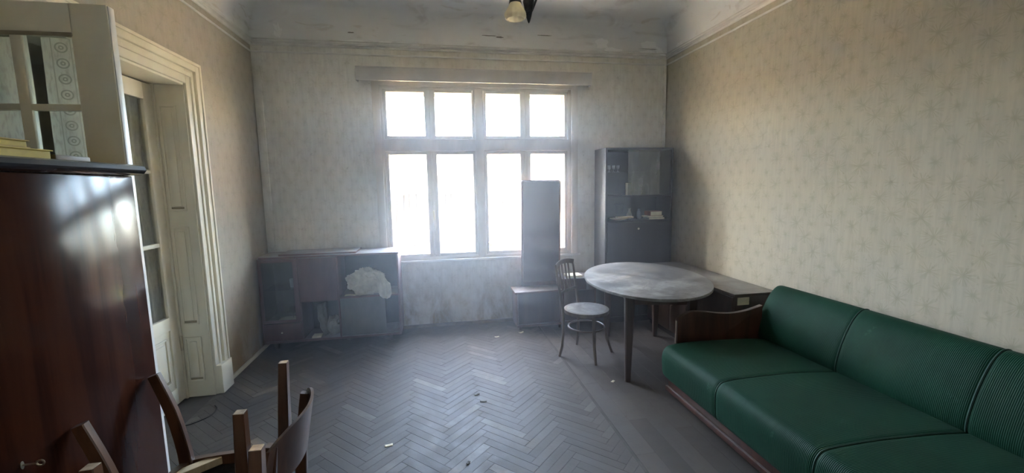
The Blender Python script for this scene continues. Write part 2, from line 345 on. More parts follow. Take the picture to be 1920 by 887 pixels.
# ribbed green sofa cloth
def ribbed(name, flip=False):
    t = NT(name); w = t.n('ShaderNodeTexWave', wave_type='BANDS', bands_direction='Y'); t.set(w.inputs['Vector'], t.coord('Object')); w.inputs['Scale'].default_value = 42; w.inputs['Distortion'].default_value = 0.25; w.inputs['Detail'].default_value = 1
    n = t.noise(t.coord('Object'), 2.6, 5, 0.6); n2 = t.noise(t.coord('Object'), 60, 3, 0.6); n4 = t.noise(t.coord('Object'), 9, 4, 0.6)
    c = t.mix(t.ramp(n, 0.3, 0.7), (0.0015, 0.031, 0.0145), (0.003, 0.049, 0.025))
    c = t.mix(t.math('MULTIPLY', w.outputs['Fac'], 0.35), c, (0.003, 0.024, 0.016))
    c = t.mix(t.ramp(n4, 0.66, 0.74, 0, 0.4), c, (0.03, 0.10, 0.07))
    return t.done(t.bsdf(c, 0.62, t.bump(t.math('ADD', w.outputs['Fac'], t.math('MULTIPLY', n2, 0.5)), 0.35, 0.003), spec=0.14, sheen=0.03))
M['green'] = ribbed('green_ribbed_cloth'); M['piping'] = plain('green_piping', (0.010, 0.05, 0.035), 0.7)
t = NT('dusty_tabletop'); v = t.coord('Object'); a = t.noise(v, 2.6, 7, 0.65, 1.1); b = t.noise(v, 11, 6, 0.7, 0.6)
d = t.math('MULTIPLY', t.ramp(a, 0.36, 0.60, 0.35, 1.0), t.ramp(b, 0.25, 0.65, 0.55, 1.0))
c = t.mix(d, (0.05, 0.042, 0.038), (0.36, 0.345, 0.33)); M['tabletop'] = t.done(t.bsdf(c, t.ramp(d, 0, 1, 0.3, 0.62), None, spec=0.5))

# ------------------------------------------------------------------ the room
XL, XR, YB, YF, ZM, ZC = -1.83, 2.85, 4.99, -0.60, 3.17, 3.56
TH = 0.24
def struct(name, mb, m, **k):
    o = mb.build(name, m, None, recentre=False, **k); o['kind'] = 'structure'; return o
WX0, WX1, WZ0, WZ1 = -0.575, 1.635, 0.80, 2.77     # window opening
mb = MB().box(XL-TH, WX0, YB, YB+0.36, -0.05, ZC).box(WX1, XR+TH, YB, YB+0.36, -0.05, ZC).box(WX0, WX1, YB, YB+0.36, -0.05, WZ0).box(WX0, WX1, YB, YB+0.36, WZ1, ZC)
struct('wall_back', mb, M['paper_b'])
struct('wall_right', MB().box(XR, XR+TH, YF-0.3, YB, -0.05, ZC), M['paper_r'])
DY0, DY1, DZ = 2.03, 3.67, 2.455
mb = MB().box(XL-TH, XL, YF-0.3, DY0, -0.05, ZC).box(XL-TH, XL, DY1, YB, -0.05, ZC).box(XL-TH, XL, DY0, DY1, DZ, ZC)
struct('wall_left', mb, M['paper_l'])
struct('wall_front', MB().box(XL, XR, YF-0.3, YF, -0.05, ZC), M['paper_b'])
# next room beyond the double door
struct('wall_hall', MB().box(-4.6, -4.4, 0.4, 5.3, -0.05, ZC).box(-4.4, XL-TH, 0.4, 0.6, -0.05, ZC).box(-4.4, XL-TH, 5.1, 5.3, -0.05, ZC).box(-4.4, XL-TH, 0.6, 5.1, 2.9, 3.0), M['paint'])
struct('floor_hall', MB().box(-4.4, XL-TH, 0.6, 5.1, -0.1, -0.012), M['skirt'])
# ceiling with a cove
def ring_mesh(mb, prof, closed=False):
    """prof: list of (inset from the walls, z); sweeps round the four walls"""
    verts, faces = [], []
    for d, z in prof: verts += [(XL+d, YF+d, z), (XR-d, YF+d, z), (XR-d, YB-d, z), (XL+d, YB-d, z)]
    n = len(prof)
    for i in range(n if closed else n-1):
        j = (i+1) % n
        for k in range(4): faces.append((i*4+k, i*4+(k+1) % 4, j*4+(k+1) % 4, j*4+k))
    return mb.raw(verts, faces)
CR = 0.30
def cove(t):   # t 0..1 from the moulding to the flat ceiling
    if t < 0.30: return (0.004, ZM+0.02+(ZC-CR-ZM-0.02)*t/0.30)
    a = (t-0.30)/0.70*PI/2
    return (0.004+CR*1.15*(1-math.cos(a)), ZC-CR+CR*math.sin(a))
mb = MB(); prof = [cove(i/16) for i in range(17)]
ring_mesh(mb, prof)
d = prof[-1][0]
mb.raw([(XL+d, YF+d, ZC), (XR-d, YF+d, ZC), (XR-d, YB-d, ZC), (XL+d, YB-d, ZC)], [(0, 1, 2, 3)])
mb.box(XL-TH, XR+TH, YF-0.3, YB+0.36, ZC+0.005, ZC+0.15)
ceiling = struct('ceiling', mb, M['ceil'], smooth=True)
# bare patches where the paint has come off the cove, and cracks
def cove_pt(wall, s, t, off):
    i, z = cove(t); i += off
    return {'b': (s, YB-i, z), 'r': (XR-i, s, z), 'l': (XL+i, s, z)}[wall]
def patch(wall, s, t, rs, rt_, seed, m=M['patch'], off=0.004, n=16):
    rg = random.Random(seed); ang = [2*PI*k/n for k in range(n)]
    rad = [0.55+0.45*rg.random() for _ in range(n)]
    mb = MB(); verts = [cove_pt(wall, s, t, off)]; faces = []
    for k in range(n): verts.append(cove_pt(wall, s+rs*rad[k]*math.cos(ang[k]), min(0.98, max(0.0, t+rt_*rad[k]*math.sin(ang[k]))), off))
    for k in range(n): verts.append(cove_pt(wall, s+rs*1.01*rad[k]*math.cos(ang[k]), min(0.98, max(0.0, t+rt_*1.01*rad[k]*math.sin(ang[k]))), 0.0))
    for k in range(n):
        j = (k+1) % n; faces += [(0, 1+k, 1+j), (1+k, 1+n+k, 1+n+j, 1+j)]
    mb.raw(verts, faces).build('plaster_patch' if m is M['patch'] else 'crack', m, ceiling)
for a in (('b', 2.00, 0.33, 0.10, 0.14, 1), ('b', 2.14, 0.16, 0.13, 0.15, 2), ('b', 2.58, 0.12, 0.15, 0.12, 3), ('b', 2.74, 0.20, 0.06, 0.2, 4), ('b', 2.60, 0.36, 0.12, 0.1, 12),
          ('b', -0.80, 0.10, 0.14, 0.06, 5), ('b', -0.48, 0.11, 0.08, 0.05, 6), ('b', 0.05, 0.05, 0.22, 0.04, 7), ('b', -1.55, 0.3, 0.05, 0.2, 8), ('r', 4.72, 0.18, 0.09, 0.16, 9)): patch(*a)
for a in (('b', 0.66, 0.40, 0.11, 0.008, 21), ('b', 0.78, 0.385, 0.05, 0.014, 22), ('b', -0.83, 0.36, 0.04, 0.012, 23), ('b', 1.30, 0.44, 0.10, 0.006, 24), ('b', 2.60, 0.28, 0.14, 0.012, 25)): patch(*a, m=M['crack'], off=0.005)
# picture-rail mouldings round the room
tp = [(0.0, ZM-0.03), (0.014, ZM-0.03), (0.020, ZM-0.018), (0.014, ZM-0.006), (0.022, ZM), (0.040, ZM+0.004), (0.046, ZM+0.02), (0.030, ZM+0.034), (0.0, ZM+0.036)]
struct('trim_1', ring_mesh(MB(), tp, True), M['mould'])
struct('trim_2', ring_mesh(MB(), [(0.0, ZM-0.100), (0.009, ZM-0.100), (0.012, ZM-0.092), (0.009, ZM-0.084), (0.0, ZM-0.084)], True), M['mould'])
# boxed pipe strip in the back left corner
struct('trim_3', MB().box(XL+0.015, XL+0.085, YB-0.03, YB, 0.0, 2.93, 0.006), M['paper_b'], smooth=True)
struct('trim_4', MB().box(XR-0.05, XR-0.015, YB-0.03, YB, 0.0, ZM-0.1, 0.01), M['paper_b'], smooth=True)
struct('baseboard_back', MB().box(XL, XR, YB-0.022, YB, -0.004, 0.035, 0.004), M['skirt'], smooth=True)
struct('baseboard_right', MB().box(XR-0.022, XR, YF, YB-0.03, -0.004, 0.06, 0.004), M['skirt'], smooth=True)
struct('baseboard_left', MB().box(XL, XL+0.018, DY1+0.19, YB-0.04, -0.004, 0.035, 0.004), M['paint'], smooth=True)

# ---- parquet floor: herringbone up to the seam, straight boards beyond it
floor = struct('floor', MB().box(XL-TH, XR+TH, YF-0.3, YB+0.3, -0.12, -0.0035), M['subfloor'])
SEAM, PL, PW = 1.13, 0.36, 0.06
def clip_poly(poly, x0, x1, y0, y1):
    def cl(p, f, inter):
        out = []
        for i in range(len(p)):
            a, b = p[i-1], p[i]
            if f(b):
                if not f(a): out.append(inter(a, b))
                out.append(b)
            elif f(a): out.append(inter(a, b))
        return out
    for ax, v, sg in ((0, x0, 1), (0, x1, -1), (1, y0, 1), (1, y1, -1)):
        if not poly: return poly
        poly = cl(poly, lambda q: sg*(q[ax]-v) >= 0, lambda a, b: tuple(lerp(a[k], b[k], (v-a[ax])/(b[ax]-a[ax])) for k in (0, 1)))
    return poly
def px_of(p):
    d = Vector(p)-CAM; z = d.dot(fw)
    if z < 0.1: return None
    return (960+FPX*d.dot(r2)/z, 443.5-FPX*d.dot(u2)/z, z)
g = 0.0005
planks = []
s2 = math.sqrt(0.5); hw = PL*s2          # column half period
X00 = -0.245-8*2*hw
for col in range(0, 24):
    cx = X00 + col*hw; sgn = 1 if col % 2 == 0 else -1
    a = sgn*PI/4 if True else 0
    for k in range(-20, 75):
        cy = YF + k*PW*math.sqrt(2) + (0.0 if sgn > 0 else PW*s2)
        # plank runs from (cx, cy) diagonally; centre of the plank
        dx, dy = math.cos(-a), math.sin(-a)
        mx_, my_ = cx+hw/2, cy
        planks.append((mx_, my_, -a, PL, PW))
rest, nice = [], []
for (mx_, my_, a, L, W) in planks:
    c_, s_ = math.cos(a), math.sin(a)
    q = [(-L/2+g, -W/2+g), (L/2-g, -W/2+g), (L/2-g, W/2-g), (-L/2+g, W/2-g)]
    poly = [(mx_+u*c_-v*s_, my_+u*s_+v*c_) for u, v in q]
    if all(XL < p[0] < SEAM-0.01 and YF < p[1] < YB-0.03 for p in poly):
        pp = px_of((mx_, my_, 0)); hid = mx_ < -1.05 and my_ < 2.0 or mx_ < -0.4 and my_ < 1.9 or my_ > 4.55 and mx_ < -0.4
        if pp and -20 < pp[0] < 1940 and pp[1] < 905 and not hid: nice.append((pp[2], mx_, my_, a)); continue
    poly = clip_poly(poly, XL, SEAM-0.01, YF, YB-0.02)
    if len(poly) >= 3: rest.append(poly)
for i in range(14):
    for k in range(-1, 8):
        x0 = SEAM+0.012+i*0.13; y0 = YF+k*0.95+(i*0.37) % 0.9
        poly = clip_poly([(x0+g, y0+g), (x0+0.13-g, y0+g), (x0+0.13-g, y0+0.95-g), (x0+g, y0+0.95-g)], SEAM, XR, YF, YB-0.02)
        if len(poly) >= 3: rest.append(poly)
nice.sort()
pb = MB().box(-PL/2+g, PL/2-g, -PW/2+g, PW/2-g, -0.0035, 0, 0.0004, 1)
pm = bpy.data.meshes.new('plank'); pb.bm.to_mesh(pm); pb.bm.free(); pm.materials.append(M['parquet'])
for i, (z, x, y, a) in enumerate(nice):
    if i < 300:
        o = bpy.data.objects.new('plank', pm); COL.objects.link(o); o.parent = floor
        o.location = (x, y, random.uniform(-0.0006, 0.0002)); o.rotation_euler = (random.uniform(-.0025, .0025), random.uniform(-.0008, .0008), a)
    else:
        c_, s_ = math.cos(a), math.sin(a)
        rest.append([(x+u*c_-v*s_, y+u*s_+v*c_) for u, v in ((-PL/2+g, -PW/2+g), (PL/2-g, -PW/2+g), (PL/2-g, PW/2-g), (-PL/2+g, PW/2-g))])
mb = MB()
for poly in rest:
    n = len(poly); dz = random.uniform(-0.0006, 0.0)
    mb.raw([(p[0], p[1], dz) for p in poly]+[(p[0], p[1], -0.0036) for p in poly], [tuple(range(n))]+[(i, n+i, n+(i+1) % n, (i+1) % n) for i in range(n)])
o = mb.build('planks', M['parquet'], floor); o['kind'] = 'stuff'

# ---- window
W1 = thing('window_1', kind='structure', loc=(0.53, YB, WZ0))
cols = [(-0.500, -0.090), (0.030, 0.440), (0.610, 1.005), (1.130, 1.545)]
rows = [(0.875, 2.015), (2.225, 2.700)]
def window_layer(y0, y1, inner):
    fr = MB().box(WX0, cols[0][0]-0.035, y0, y1, WZ0, WZ1, 0.006).box(cols[3][1]+0.035, WX1, y0, y1, WZ0, WZ1, 0.006)
    fr.box(WX0+0.03, WX1-0.03, y0, y1, WZ0, rows[0][0]-0.035, 0.005).box(WX0+0.03, WX1-0.03, y0, y1, rows[1][1]+0.03, WZ1, 0.005)
    fr.build('window_frame', M['winpaint'], W1, smooth=True)
    box('transom', M['winpaint'], W1, WX0+0.03, WX1-0.03, y0-0.004, y1, 2.055, 2.185, 0.008)
    box('mullion', M['winpaint'], W1, 0.475, 0.575, y0-0.008, y1, WZ0+0.02, WZ1-0.02, 0.010)
    for i, (a, b) in enumerate(cols):
        for j, (c, d) in enumerate(rows):
            w = 0.034
            l = a-w if i in (0, 2) else (a-0.060 if i == 1 else a-0.0625); r = b+0.060 if i == 0 else (b+0.0625 if i == 2 else b+w)
            s = MB(); yy0, yy1 = y0+0.006, y1-0.006
            s.box(l, a, yy0, yy1, c-w-.003, d+w+.003, 0.006).box(b, r, yy0, yy1, c-w-.003, d+w+.003, 0.006).box(a-0.005, b+0.005, yy0, yy1, c-w-.003, c, 0.006).box(a-0.005, b+0.005, yy0, yy1, d, d+w+.003, 0.006)
            so = s.build('sash', M['winpaint'], W1, smooth=True)
            ym = (y0+y1)/2
            box('pane', M['glass'], so, a-0.004, b+0.004, ym-0.002, ym+0.002, c-0.004, d+0.004, 0)
    if inner:
        for x0 in (-0.03, 1.067):
            h = box('handle', M['brass'], W1, x0-0.012, x0+0.012, y0-0.012, y0, 1.30, 1.42, 0.004)
            MB().tube([(x0, y0-0.012, 1.375), (x0, y0-0.035, 1.372), (x0+0.004, y0-0.038, 1.33), (x0+0.004, y0-0.036, 1.27)], [0.006, 0.007, 0.007, 0.005]).build('lever', M['brass'], h, smooth=True)
        box('astragal', M['winpaint'], W1, -0.045, -0.012, y0-0.012, y0+0.01, 0.86, 2.04, 0.006)
        box('astragal', M['winpaint'], W1, 1.050, 1.085, y0-0.012, y0+0.01, 0.86, 2.04, 0.006)
window_layer(YB+0.005, YB+0.065, True)
window_layer(YB+0.215, YB+0.265, False)
cs = MB()
for (x0, x1, z0, z1) in ((WX0-0.07, WX0+0.01, WZ0, WZ1+0.07), (WX1-0.01, WX1+0.07, WZ0, WZ1+0.07), (WX0, WX1, WZ1-0.01, WZ1+0.07)): cs.box(x0, x1, YB-0.018, YB+0.004, z0, z1, 0.006)
cs.build('casing', M['winpaint'], W1, smooth=True)
box('window_sill', M['sillwhite'], W1, WX0-0.10, WX1+0.10, YB-0.026, YB+0.02, 0.776, 0.802, 0.005)
# curtain board over the window
t = thing('curtain_board', 'long narrow grey curtain board fixed above the window', 'curtain rail', (0.53, YB-0.04, 2.80))
box('board', M['rail'], t, -0.79, 1.85, YB-0.095, YB-0.075, 2.795, 2.925, 0.004)
box('top', M['rail'], t, -0.79, 1.85, YB-0.095, YB, 2.925, 2.940, 0.003)
for x in (-0.79, 1.834): box('end', M['rail'], t, x, x+0.016, YB-0.075, YB, 2.795, 2.925, 0.003)

# ---- double door in the left wall
cs = MB(); ex = 0.045
def casing_piece(c, a0, a1, along):   # two-step moulded architrave
    for (w0, w1, dx) in ((0.0, 0.175, 0.022), (0.105, 0.175, 0.045), (0.055, 0.085, 0.033), (0.150, 0.172, 0.055)):
        yield w0, w1, dx
for w0, w1, dx in casing_piece(0, 0, 0, 'z'):
    cs.box(XL, XL+dx, DY1+w0, DY1+w1, 0.0, DZ+w1, 0.004).box(XL, XL+dx, DY0-w1, DY0-w0, 0.0, DZ+w1, 0.004).box(XL, XL+dx, DY0-w0, DY1+w0, DZ+w0, DZ+w1, 0.004)
struct('trim_5', cs, M['paint'], smooth=True)
struct('trim_6', MB().box(XL, XL+0.062, DY1+0.003, DY1+0.182, 0.0, 0.24, 0.006).box(XL, XL+0.062, DY0-0.182, DY0-0.003, 0.0, 0.24, 0.006), M['paint'], smooth=True)
# panelled reveal: root is structure, panels are its parts
RV = thing('trim_7', kind='structure', loc=(XL-TH/2, DY1, 0))
yr = DY1-0.012
box('lining', M['paint'], RV, XL-TH, XL+0.004, yr, DY1+0.01, 0.0, DZ, 0.002)
box('lining', M['paint'], RV, XL-TH, XL+0.004, DY0-0.01, DY0+0.012, 0.0, DZ, 0.002)
box('soffit', M['paint'], RV, XL-TH, XL+0.004, DY0, DY1, DZ-0.015, DZ+0.01, 0.002)
def panel(parent, axis, plane, sgn, a0, a1, z0, z1):
    """raised-and-fielded panel: moulded frame with a field, darker strip on the lower ledge"""
    def bx(mb, u0, u1, v0, v1, d0, d1, bev):
        p0, p1 = sorted((plane+sgn*d0, plane+sgn*d1))
        if axis == 'y': mb.box(u0, u1, p0, p1, v0, v1, bev)
        else: mb.box(p0, p1, u0, u1, v0, v1, bev)
    m = 0.016; mb = MB()
    for (u0, u1, v0, v1) in ((a0, a0+m, z0, z1), (a1-m, a1, z0, z1), (a0, a1, z1-m, z1), (a0, a1, z0, z0+m)): bx(mb, u0, u1, v0, v1, -0.002, 0.010, 0.005)
    po_ = mb.build('panel', M['paint'], parent, smooth=True)
    mb = MB(); bx(mb, a0+m+0.018, a1-m-0.018, z0+m+0.022, z1-m-0.022, -0.002, 0.008, 0.006); mb.build('field', M['paint'], po_, smooth=True)
    mb = MB(); bx(mb, a0+m, a1-m, z0+m-0.001, z0+m+0.016, 0.0, 0.0045, 0.001); mb.build('ledge', M['groove'], po_)
for z0, z1 in ((1.50, 2.29), (0.60, 1.38), (0.13, 0.50)): panel(RV, 'y', yr, -1, XL-0.175, XL-0.055, z0, z1)
# closed far leaf (door_1): glazed, lower panel, in the plane of the far wall face
LX0, LX1 = XL-TH+0.004, XL-TH+0.044
D1 = thing('door_1', kind='structure', loc=(LX0, 3.25, 0))
ya, yb = 2.875, 3.635
mb = MB().box(LX0, LX1, ya, ya+0.10, 0.012, 2.43, 0.004).box(LX0, LX1, yb-0.10, yb, 0.012, 2.43, 0.004).box(LX0, LX1, ya+0.09, yb-0.09, 2.31, 2.43, 0.004).box(LX0, LX1, ya+0.09, yb-0.09, 0.60, 0.70, 0.004).box(LX0, LX1, ya+0.09, yb-0.09, 0.012, 0.14, 0.004)
mb.build('leaf_frame', M['paint'], D1, smooth=True)
box('lower_panel', M['paint'], D1, LX0+0.010, LX1-0.012, ya+0.09, yb-0.09, 0.13, 0.61, 0.002)
panel(D1, 'x', LX1-0.012, 1, ya+0.14, yb-0.14, 0.19, 0.55)
gp = box('pane', M['glass'], D1, LX0+0.018, LX0+0.022, ya+0.095, yb-0.095, 0.69, 2.32, 0)
for z in (1.24, 1.78): box('muntin', M['paint'], D1, LX0+0.006, LX1-0.006, ya+0.095, yb-0.095, z, z+0.03, 0.004)
box('handle', M['brass'], D1, LX1, LX1+0.03, ya+0.03, ya+0.07, 1.02, 1.05, 0.006)
box('hinge', M['brass'], D1, LX1-0.002, LX1+0.014, yb-0.006, yb+0.012, 0.40, 0.52, 0.004)
struct('trim_8', MB().box(LX0, LX1+0.01, yb+0.002, DY1-0.012, 0.0, DZ-0.015, 0.003), M['paint'], smooth=True)
def cur(u, v, y0, y1, x, z0, z1, amp=0.012, f=7, pull=0.0, seed=0):
    y = lerp(y0, y1, u) ; z = lerp(z0, z1, v); y = lerp(y, y0, pull*sstep(0.0, 1.0, v)) if pull else y
    return (x+amp*math.sin(u*f*2*PI+seed+0.8*math.sin(v*3+seed)), y+0.006*math.sin(v*9+u*5), z)
o = MB().grid(lambda u, v: cur(u, v, 2.93, 3.60, LX0-0.014, 0.66, 2.33, 0.009, 8, 0.0), 70, 16).build('lace_curtain', M['net'], smooth='all', fixn=False)
tag(o, 'white net curtain hanging behind the closed door leaf', 'curtain')
# open near leaf (door_2): swung square into the room
D2 = thing('door_2', kind='structure', loc=(-1.66, 2.06, 0))
lx0, lx1, y0, y1 = XL-TH+0.01, -1.264, 2.045, 2.085
mb = MB().box(lx0, lx0+0.13, y0, y1, 0.012, 2.395, 0.004).box(lx1-0.135, lx1, y0, y1, 0.012, 2.395, 0.004).box(lx0+0.12, lx1-0.125, y0, y1, 2.275, 2.395, 0.004).box(lx0+0.12, lx1-0.125, y0, y1, 0.60, 0.70, 0.004).box(lx0+0.12, lx1-0.125, y0, y1, 0.012, 0.14, 0.004)
mb.build('leaf_frame', M['paint'], D2, smooth=True)
mb = MB()
for a in ((lx0+0.13, lx1-0.135, 2.268, 2.282),): mb.box(a[0]-.006, a[1]+.006, y0-0.006, y0+0.008, a[2], a[3], 0.003)
mb.build('bead', M['groove'], D2, smooth=True)
box('lower_panel', M['paint'], D2, lx0+0.12, lx1-0.125, y0+0.012, y1-0.012, 0.13, 0.61, 0.002)
box('pane', M['cabglass'], D2, lx0+0.125, lx1-0.13, 2.056, 2.060, 0.69, 2.28, 0)
for z in (1.24, 1.62, 1.995): box('muntin', M['paint'], D2, lx0+0.125, lx1-0.13, y0+0.004, y0+0.030, z-0.013, z+0.013, 0.004)
for x in (-1.590, -1.775): box('muntin', M['paint'], D2, x-0.020, x+0.020, y0+0.003, y0+0.031, 0.69, 2.28, 0.004)
box('edge_strip', M['sillwhite'], D2, lx1-0.002, lx1+0.004, y0+0.004, y1-0.004, 0.02, 2.39, 0.001)
def cur2(u, v, x0, x1, seed):
    x = lerp(x0, x1, u); z = lerp(0.72, 2.275, v)
    return (x+0.004*math.sin(v*7+seed), 2.098+0.007*math.sin((x*34)+seed), z)
for (x0, x1, s, lb) in ((-1.540, -1.388, 0.0, 'narrow lace curtain with a band of rings on the open door leaf'), (-1.94, -1.585, 2.0, 'wider lace curtain on the open door leaf, left of the ringed one')):
    o = MB().grid(lambda u, v: cur2(u, v, x0, x1, s), 24, 14).build('lace_curtain', M['lace'], smooth='all', fixn=False); tag(o, lb, 'curtain')

# ------------------------------------------------------------------ wardrobe and what lies on it
WF = -1.165
t = thing('wardrobe', 'tall glossy red-brown wardrobe with a black top moulding', 'wardrobe', (-1.48, 1.27, 0))
wy0, wy1 = 0.62, 1.915
box('body', M['wardrobe'], t, XL+0.02, WF-0.022, wy0, wy1, 0.08, 1.715, 0.006)
box('plinth', M['blackwood'], t, XL+0.03, WF-0.04, wy0+0.01, wy1-0.01, 0.0, 0.08, 0.004)
for a, b in ((wy0+0.004, 1.253), (1.257, wy1-0.004)):
    dr = box('door', M['wardrobe'], t, WF-0.022, WF, a, b, 0.09, 1.712, 0.003)
    if a > 1:
        k = MB().lathe([(0.0, 0.0), (0.010, 0.0), (0.012, 0.002), (0.0, 0.003)], (0, 0, 0), 14)
        bmesh.ops.rotate(k.bm, cent=(0, 0, 0), matrix=Matrix.Rotation(PI/2, 3, 'Y'), verts=k.bm.verts); bmesh.ops.scale(k.bm, vec=(1, 0.45, 1.0), verts=k.bm.verts)
        bmesh.ops.translate(k.bm, vec=(WF, 1.325, 0.90), verts=k.bm.verts); k.build('escutcheon', M['brass'], dr, smooth=True)
        k = MB().tube([(WF, 1.325, 0.90), (WF+0.035, 1.327, 0.90)], 0.0028, 8)
        k.tube([(WF+0.042+0.009*math.cos(q), 1.328, 0.90+0.008*math.sin(q)) for q in [2*PI*i/14 for i in range(14)]], 0.0026, 6, closed=True); k.build('key', M['brass'], dr, smooth=True)
lipp = [(XL+0.01, 1.715), (WF+0.012, 1.715), (WF+0.030, 1.722), (WF+0.040, 1.735), (WF+0.034, 1.750), (WF+0.015, 1.756), (XL+0.01, 1.756)]
MB().prism(lipp, 'y', wy0-0.03, wy1+0.022, 0.004).build('top_moulding', M['blackwood'], t, smooth=True)
def slab(name, label, cat, x0, x1, y0, y1, z0, z1, m1, m2, group=None):
    t = thing(name, label, cat, ((x0+x1)/2, (y0+y1)/2, z0), group)
    e = min(0.004, (z1-z0)*0.18)
    mb = MB().box(x0, x1, y0, y1, z0, z0+e, 0.0008, 1).box(x0, x1, y0, y1, z1-e, z1, 0.0008, 1).box(x0, x0+e, y0, y1, z0+e*0.9, z1-e*0.9)
    mb.build('cover', m1, t); box('pages', m2, t, x0+e, x1-0.006, y0+0.005, y1-0.005, z0+e, z1-e, 0)
    return t
slab('yellow_album', 'yellow album lying flat on top of the wardrobe, lower of two', 'book', -1.52, -1.215, 1.25, 1.640, 1.756, 1.790, M['yellow'], M['yellow'])
slab('ochre_album', 'shorter ochre album lying on the yellow one on the wardrobe', 'book', -1.50, -1.225, 1.22, 1.575, 1.790, 1.815, M['ochre'], M['yellow'])
o = MB().box(-1.245, -1.222, 1.655, 1.80, 1.756, 1.778, 0.003).build('wooden_lath', M['skirt'], smooth=True); tag(o, 'thin dark wooden lath on the wardrobe beside the albums', 'stick')

# ------------------------------------------------------------------ sideboard
SY, SB, SZ = 4.585, 4.965, 0.975
sx = [-1.795, -1.415, -1.040, -0.420]
t = thing('sideboard', 'low dark sideboard with vitrine and open niches left of the window', 'sideboard', (-1.11, 4.78, 0))
mb = MB()
mb.box(sx[0], sx[0]+0.018, SY, SB, 0.075, SZ-0.02, 0.002).box(sx[3]-0.018, sx[3], SY, SB, 0.075, SZ-0.02, 0.002)
mb.box(sx[1]-0.009, sx[1]+0.009, SY+0.002, SB, 0.08, SZ-0.02, 0.002).box(sx[2]-0.009, sx[2]+0.009, SY+0.002, SB, 0.08, SZ-0.02, 0.002)
mb.box(sx[0], sx[3], SY, SB, 0.07, 0.095, 0.003)
mb.build('carcass', M['sideboard'], t, smooth=True)
box('back_panel', M['inner'], t, sx[0]+0.01, sx[3]-0.01, SB-0.008, SB, 0.08, SZ-0.02, 0)
tp_ = [(sx[0]-0.004, SB), (sx[0]-0.004, SY+0.05), (sx[0]+0.02, SY+0.008), (sx[0]+0.07, SY-0.010), (sx[3]+0.006, SY-0.010), (sx[3]+0.006, SB)]
MB().prism(tp_, 'z', SZ-0.022, SZ, 0.003).build('top', M['sideboard'], t, smooth=True)
box('shelf', M['sideboard'], t, sx[1]+0.009, sx[2]-0.009, SY+0.004, SB-0.01, 0.488, 0.506, 0.002)
box('shelf', M['sideboard'], t, sx[2]+0.009, sx[3]-0.018, SY-0.004, SB-0.01, 0.505, 0.525, 0.002)
box('shelf', M['sideboard'], t, sx[0]+0.018, sx[1]-0.009, SY+0.03, SB-0.01, 0.275, 0.292, 0.002)
box('glass_shelf', M['clear'], t, sx[0]+0.02, sx[1]-0.011, SY+0.06, SB-0.012, 0.615, 0.621, 0)
box('door', M['sideboard'], t, sx[1]+0.005, sx[2]-0.005, SY-0.012, SY+0.004, 0.500, SZ-0.026, 0.003)
fl = box('drawer', M['sideboard'], t, sx[0]+0.006, sx[1]-0.005, SY-0.012, SY+0.004, 0.100, 0.280, 0.003)
MB().lathe([(0, 0.022), (0.008, 0.02), (0.009, 0.014), (0.004, 0.008), (0.004, 0)], (0, 0, 0), 12).build('knob', M['brass'], fl, smooth=True)
kn = fl.children[0]; kn.rotation_euler = (PI/2, 0, 0); kn.location = (0, -0.019, 0.0)
vd = MB(); a, b = sx[0]+0.006, sx[1]-0.005
vd.box(a, a+0.030, SY-0.012, SY+0.006, 0.288, SZ-0.026, 0.003).box(b-0.045, b, SY-0.012, SY+0.006, 0.288, SZ-0.026, 0.003).box(a+0.025, b-0.04, SY-0.012, SY+0.006, 0.288, 0.318, 0.003).box(a+0.025, b-0.04, SY-0.012, SY+0.006, SZ-0.058, SZ-0.026, 0.003)
vo = vd.build('vitrine_door', M['sideboard'], t, smooth=True)
box('pane', M['cabglass'], vo, a+0.027, b-0.042, SY-0.004, SY-0.001, 0.315, SZ-0.055, 0)
box('sliding_door', M['greydoor'], t, sx[2]+0.010, -0.575, SY+0.004, SY+0.018, 0.098, 0.503, 0.002)
box('sliding_door', M['greydoor'], t, sx[2]+0.03, -0.66, SY+0.024, SY+0.038, 0.098, 0.503, 0.002)
for x in (sx[0]+0.10, sx[3]-0.12):
    for y in (SY+0.06, SB-0.06): MB().bar([(x, y, 0.0), (x, y, 0.075)], [0.03, 0.045], [0.03, 0.045]).build('leg', M['darkbrown'], t)
# loose board and pale mat on top
o = MB().box(-1.60, -0.845, SY+0.03, SB-0.02, SZ, SZ+0.018, 0.002).build('loose_board', M['sideboard'], smooth=True); tag(o, 'loose flat board lying on top of the sideboard', 'board')
# cloth bundle
def crumple(c, r, seed, sub=4, amp=0.28):
    b = bmesh.new(); bmesh.ops.create_icosphere(b, subdivisions=sub, radius=1.0)
    for v in b.verts:
        p = v.co.copy(); q = p*1.3+Vector((seed, seed*0.7, 0))
        n = noise.noise(q*1.2)*0.9 + (1-2*abs(noise.noise(q*2.0+Vector((0,0,5)))))*0.75 - 0.45 + (1-2*abs(noise.noise(q*4.2)))*0.42 + (1-2*abs(noise.noise(q*8.0)))*0.16
        s_ = 1+amp*n; v.co = Vector((c[0]+p.x*r[0]*s_, c[1]+p.y*r[1]*s_, max(c[2]-r[2]*0.78, c[2]+p.z*r[2]*s_)))
    m = MB(); m.bm.free(); m.bm = b; return m
t = thing('cloth_bundle', 'crumpled white cloth bundle with a bag corner drooping over the shelf edge', 'cloth', (-0.74, 4.66, 0.526))
crumple((-0.765, 4.665, 0.645), (0.165, 0.085, 0.145), 3.1, 5, 0.34).build('cloth', M['white'], t, smooth='all')
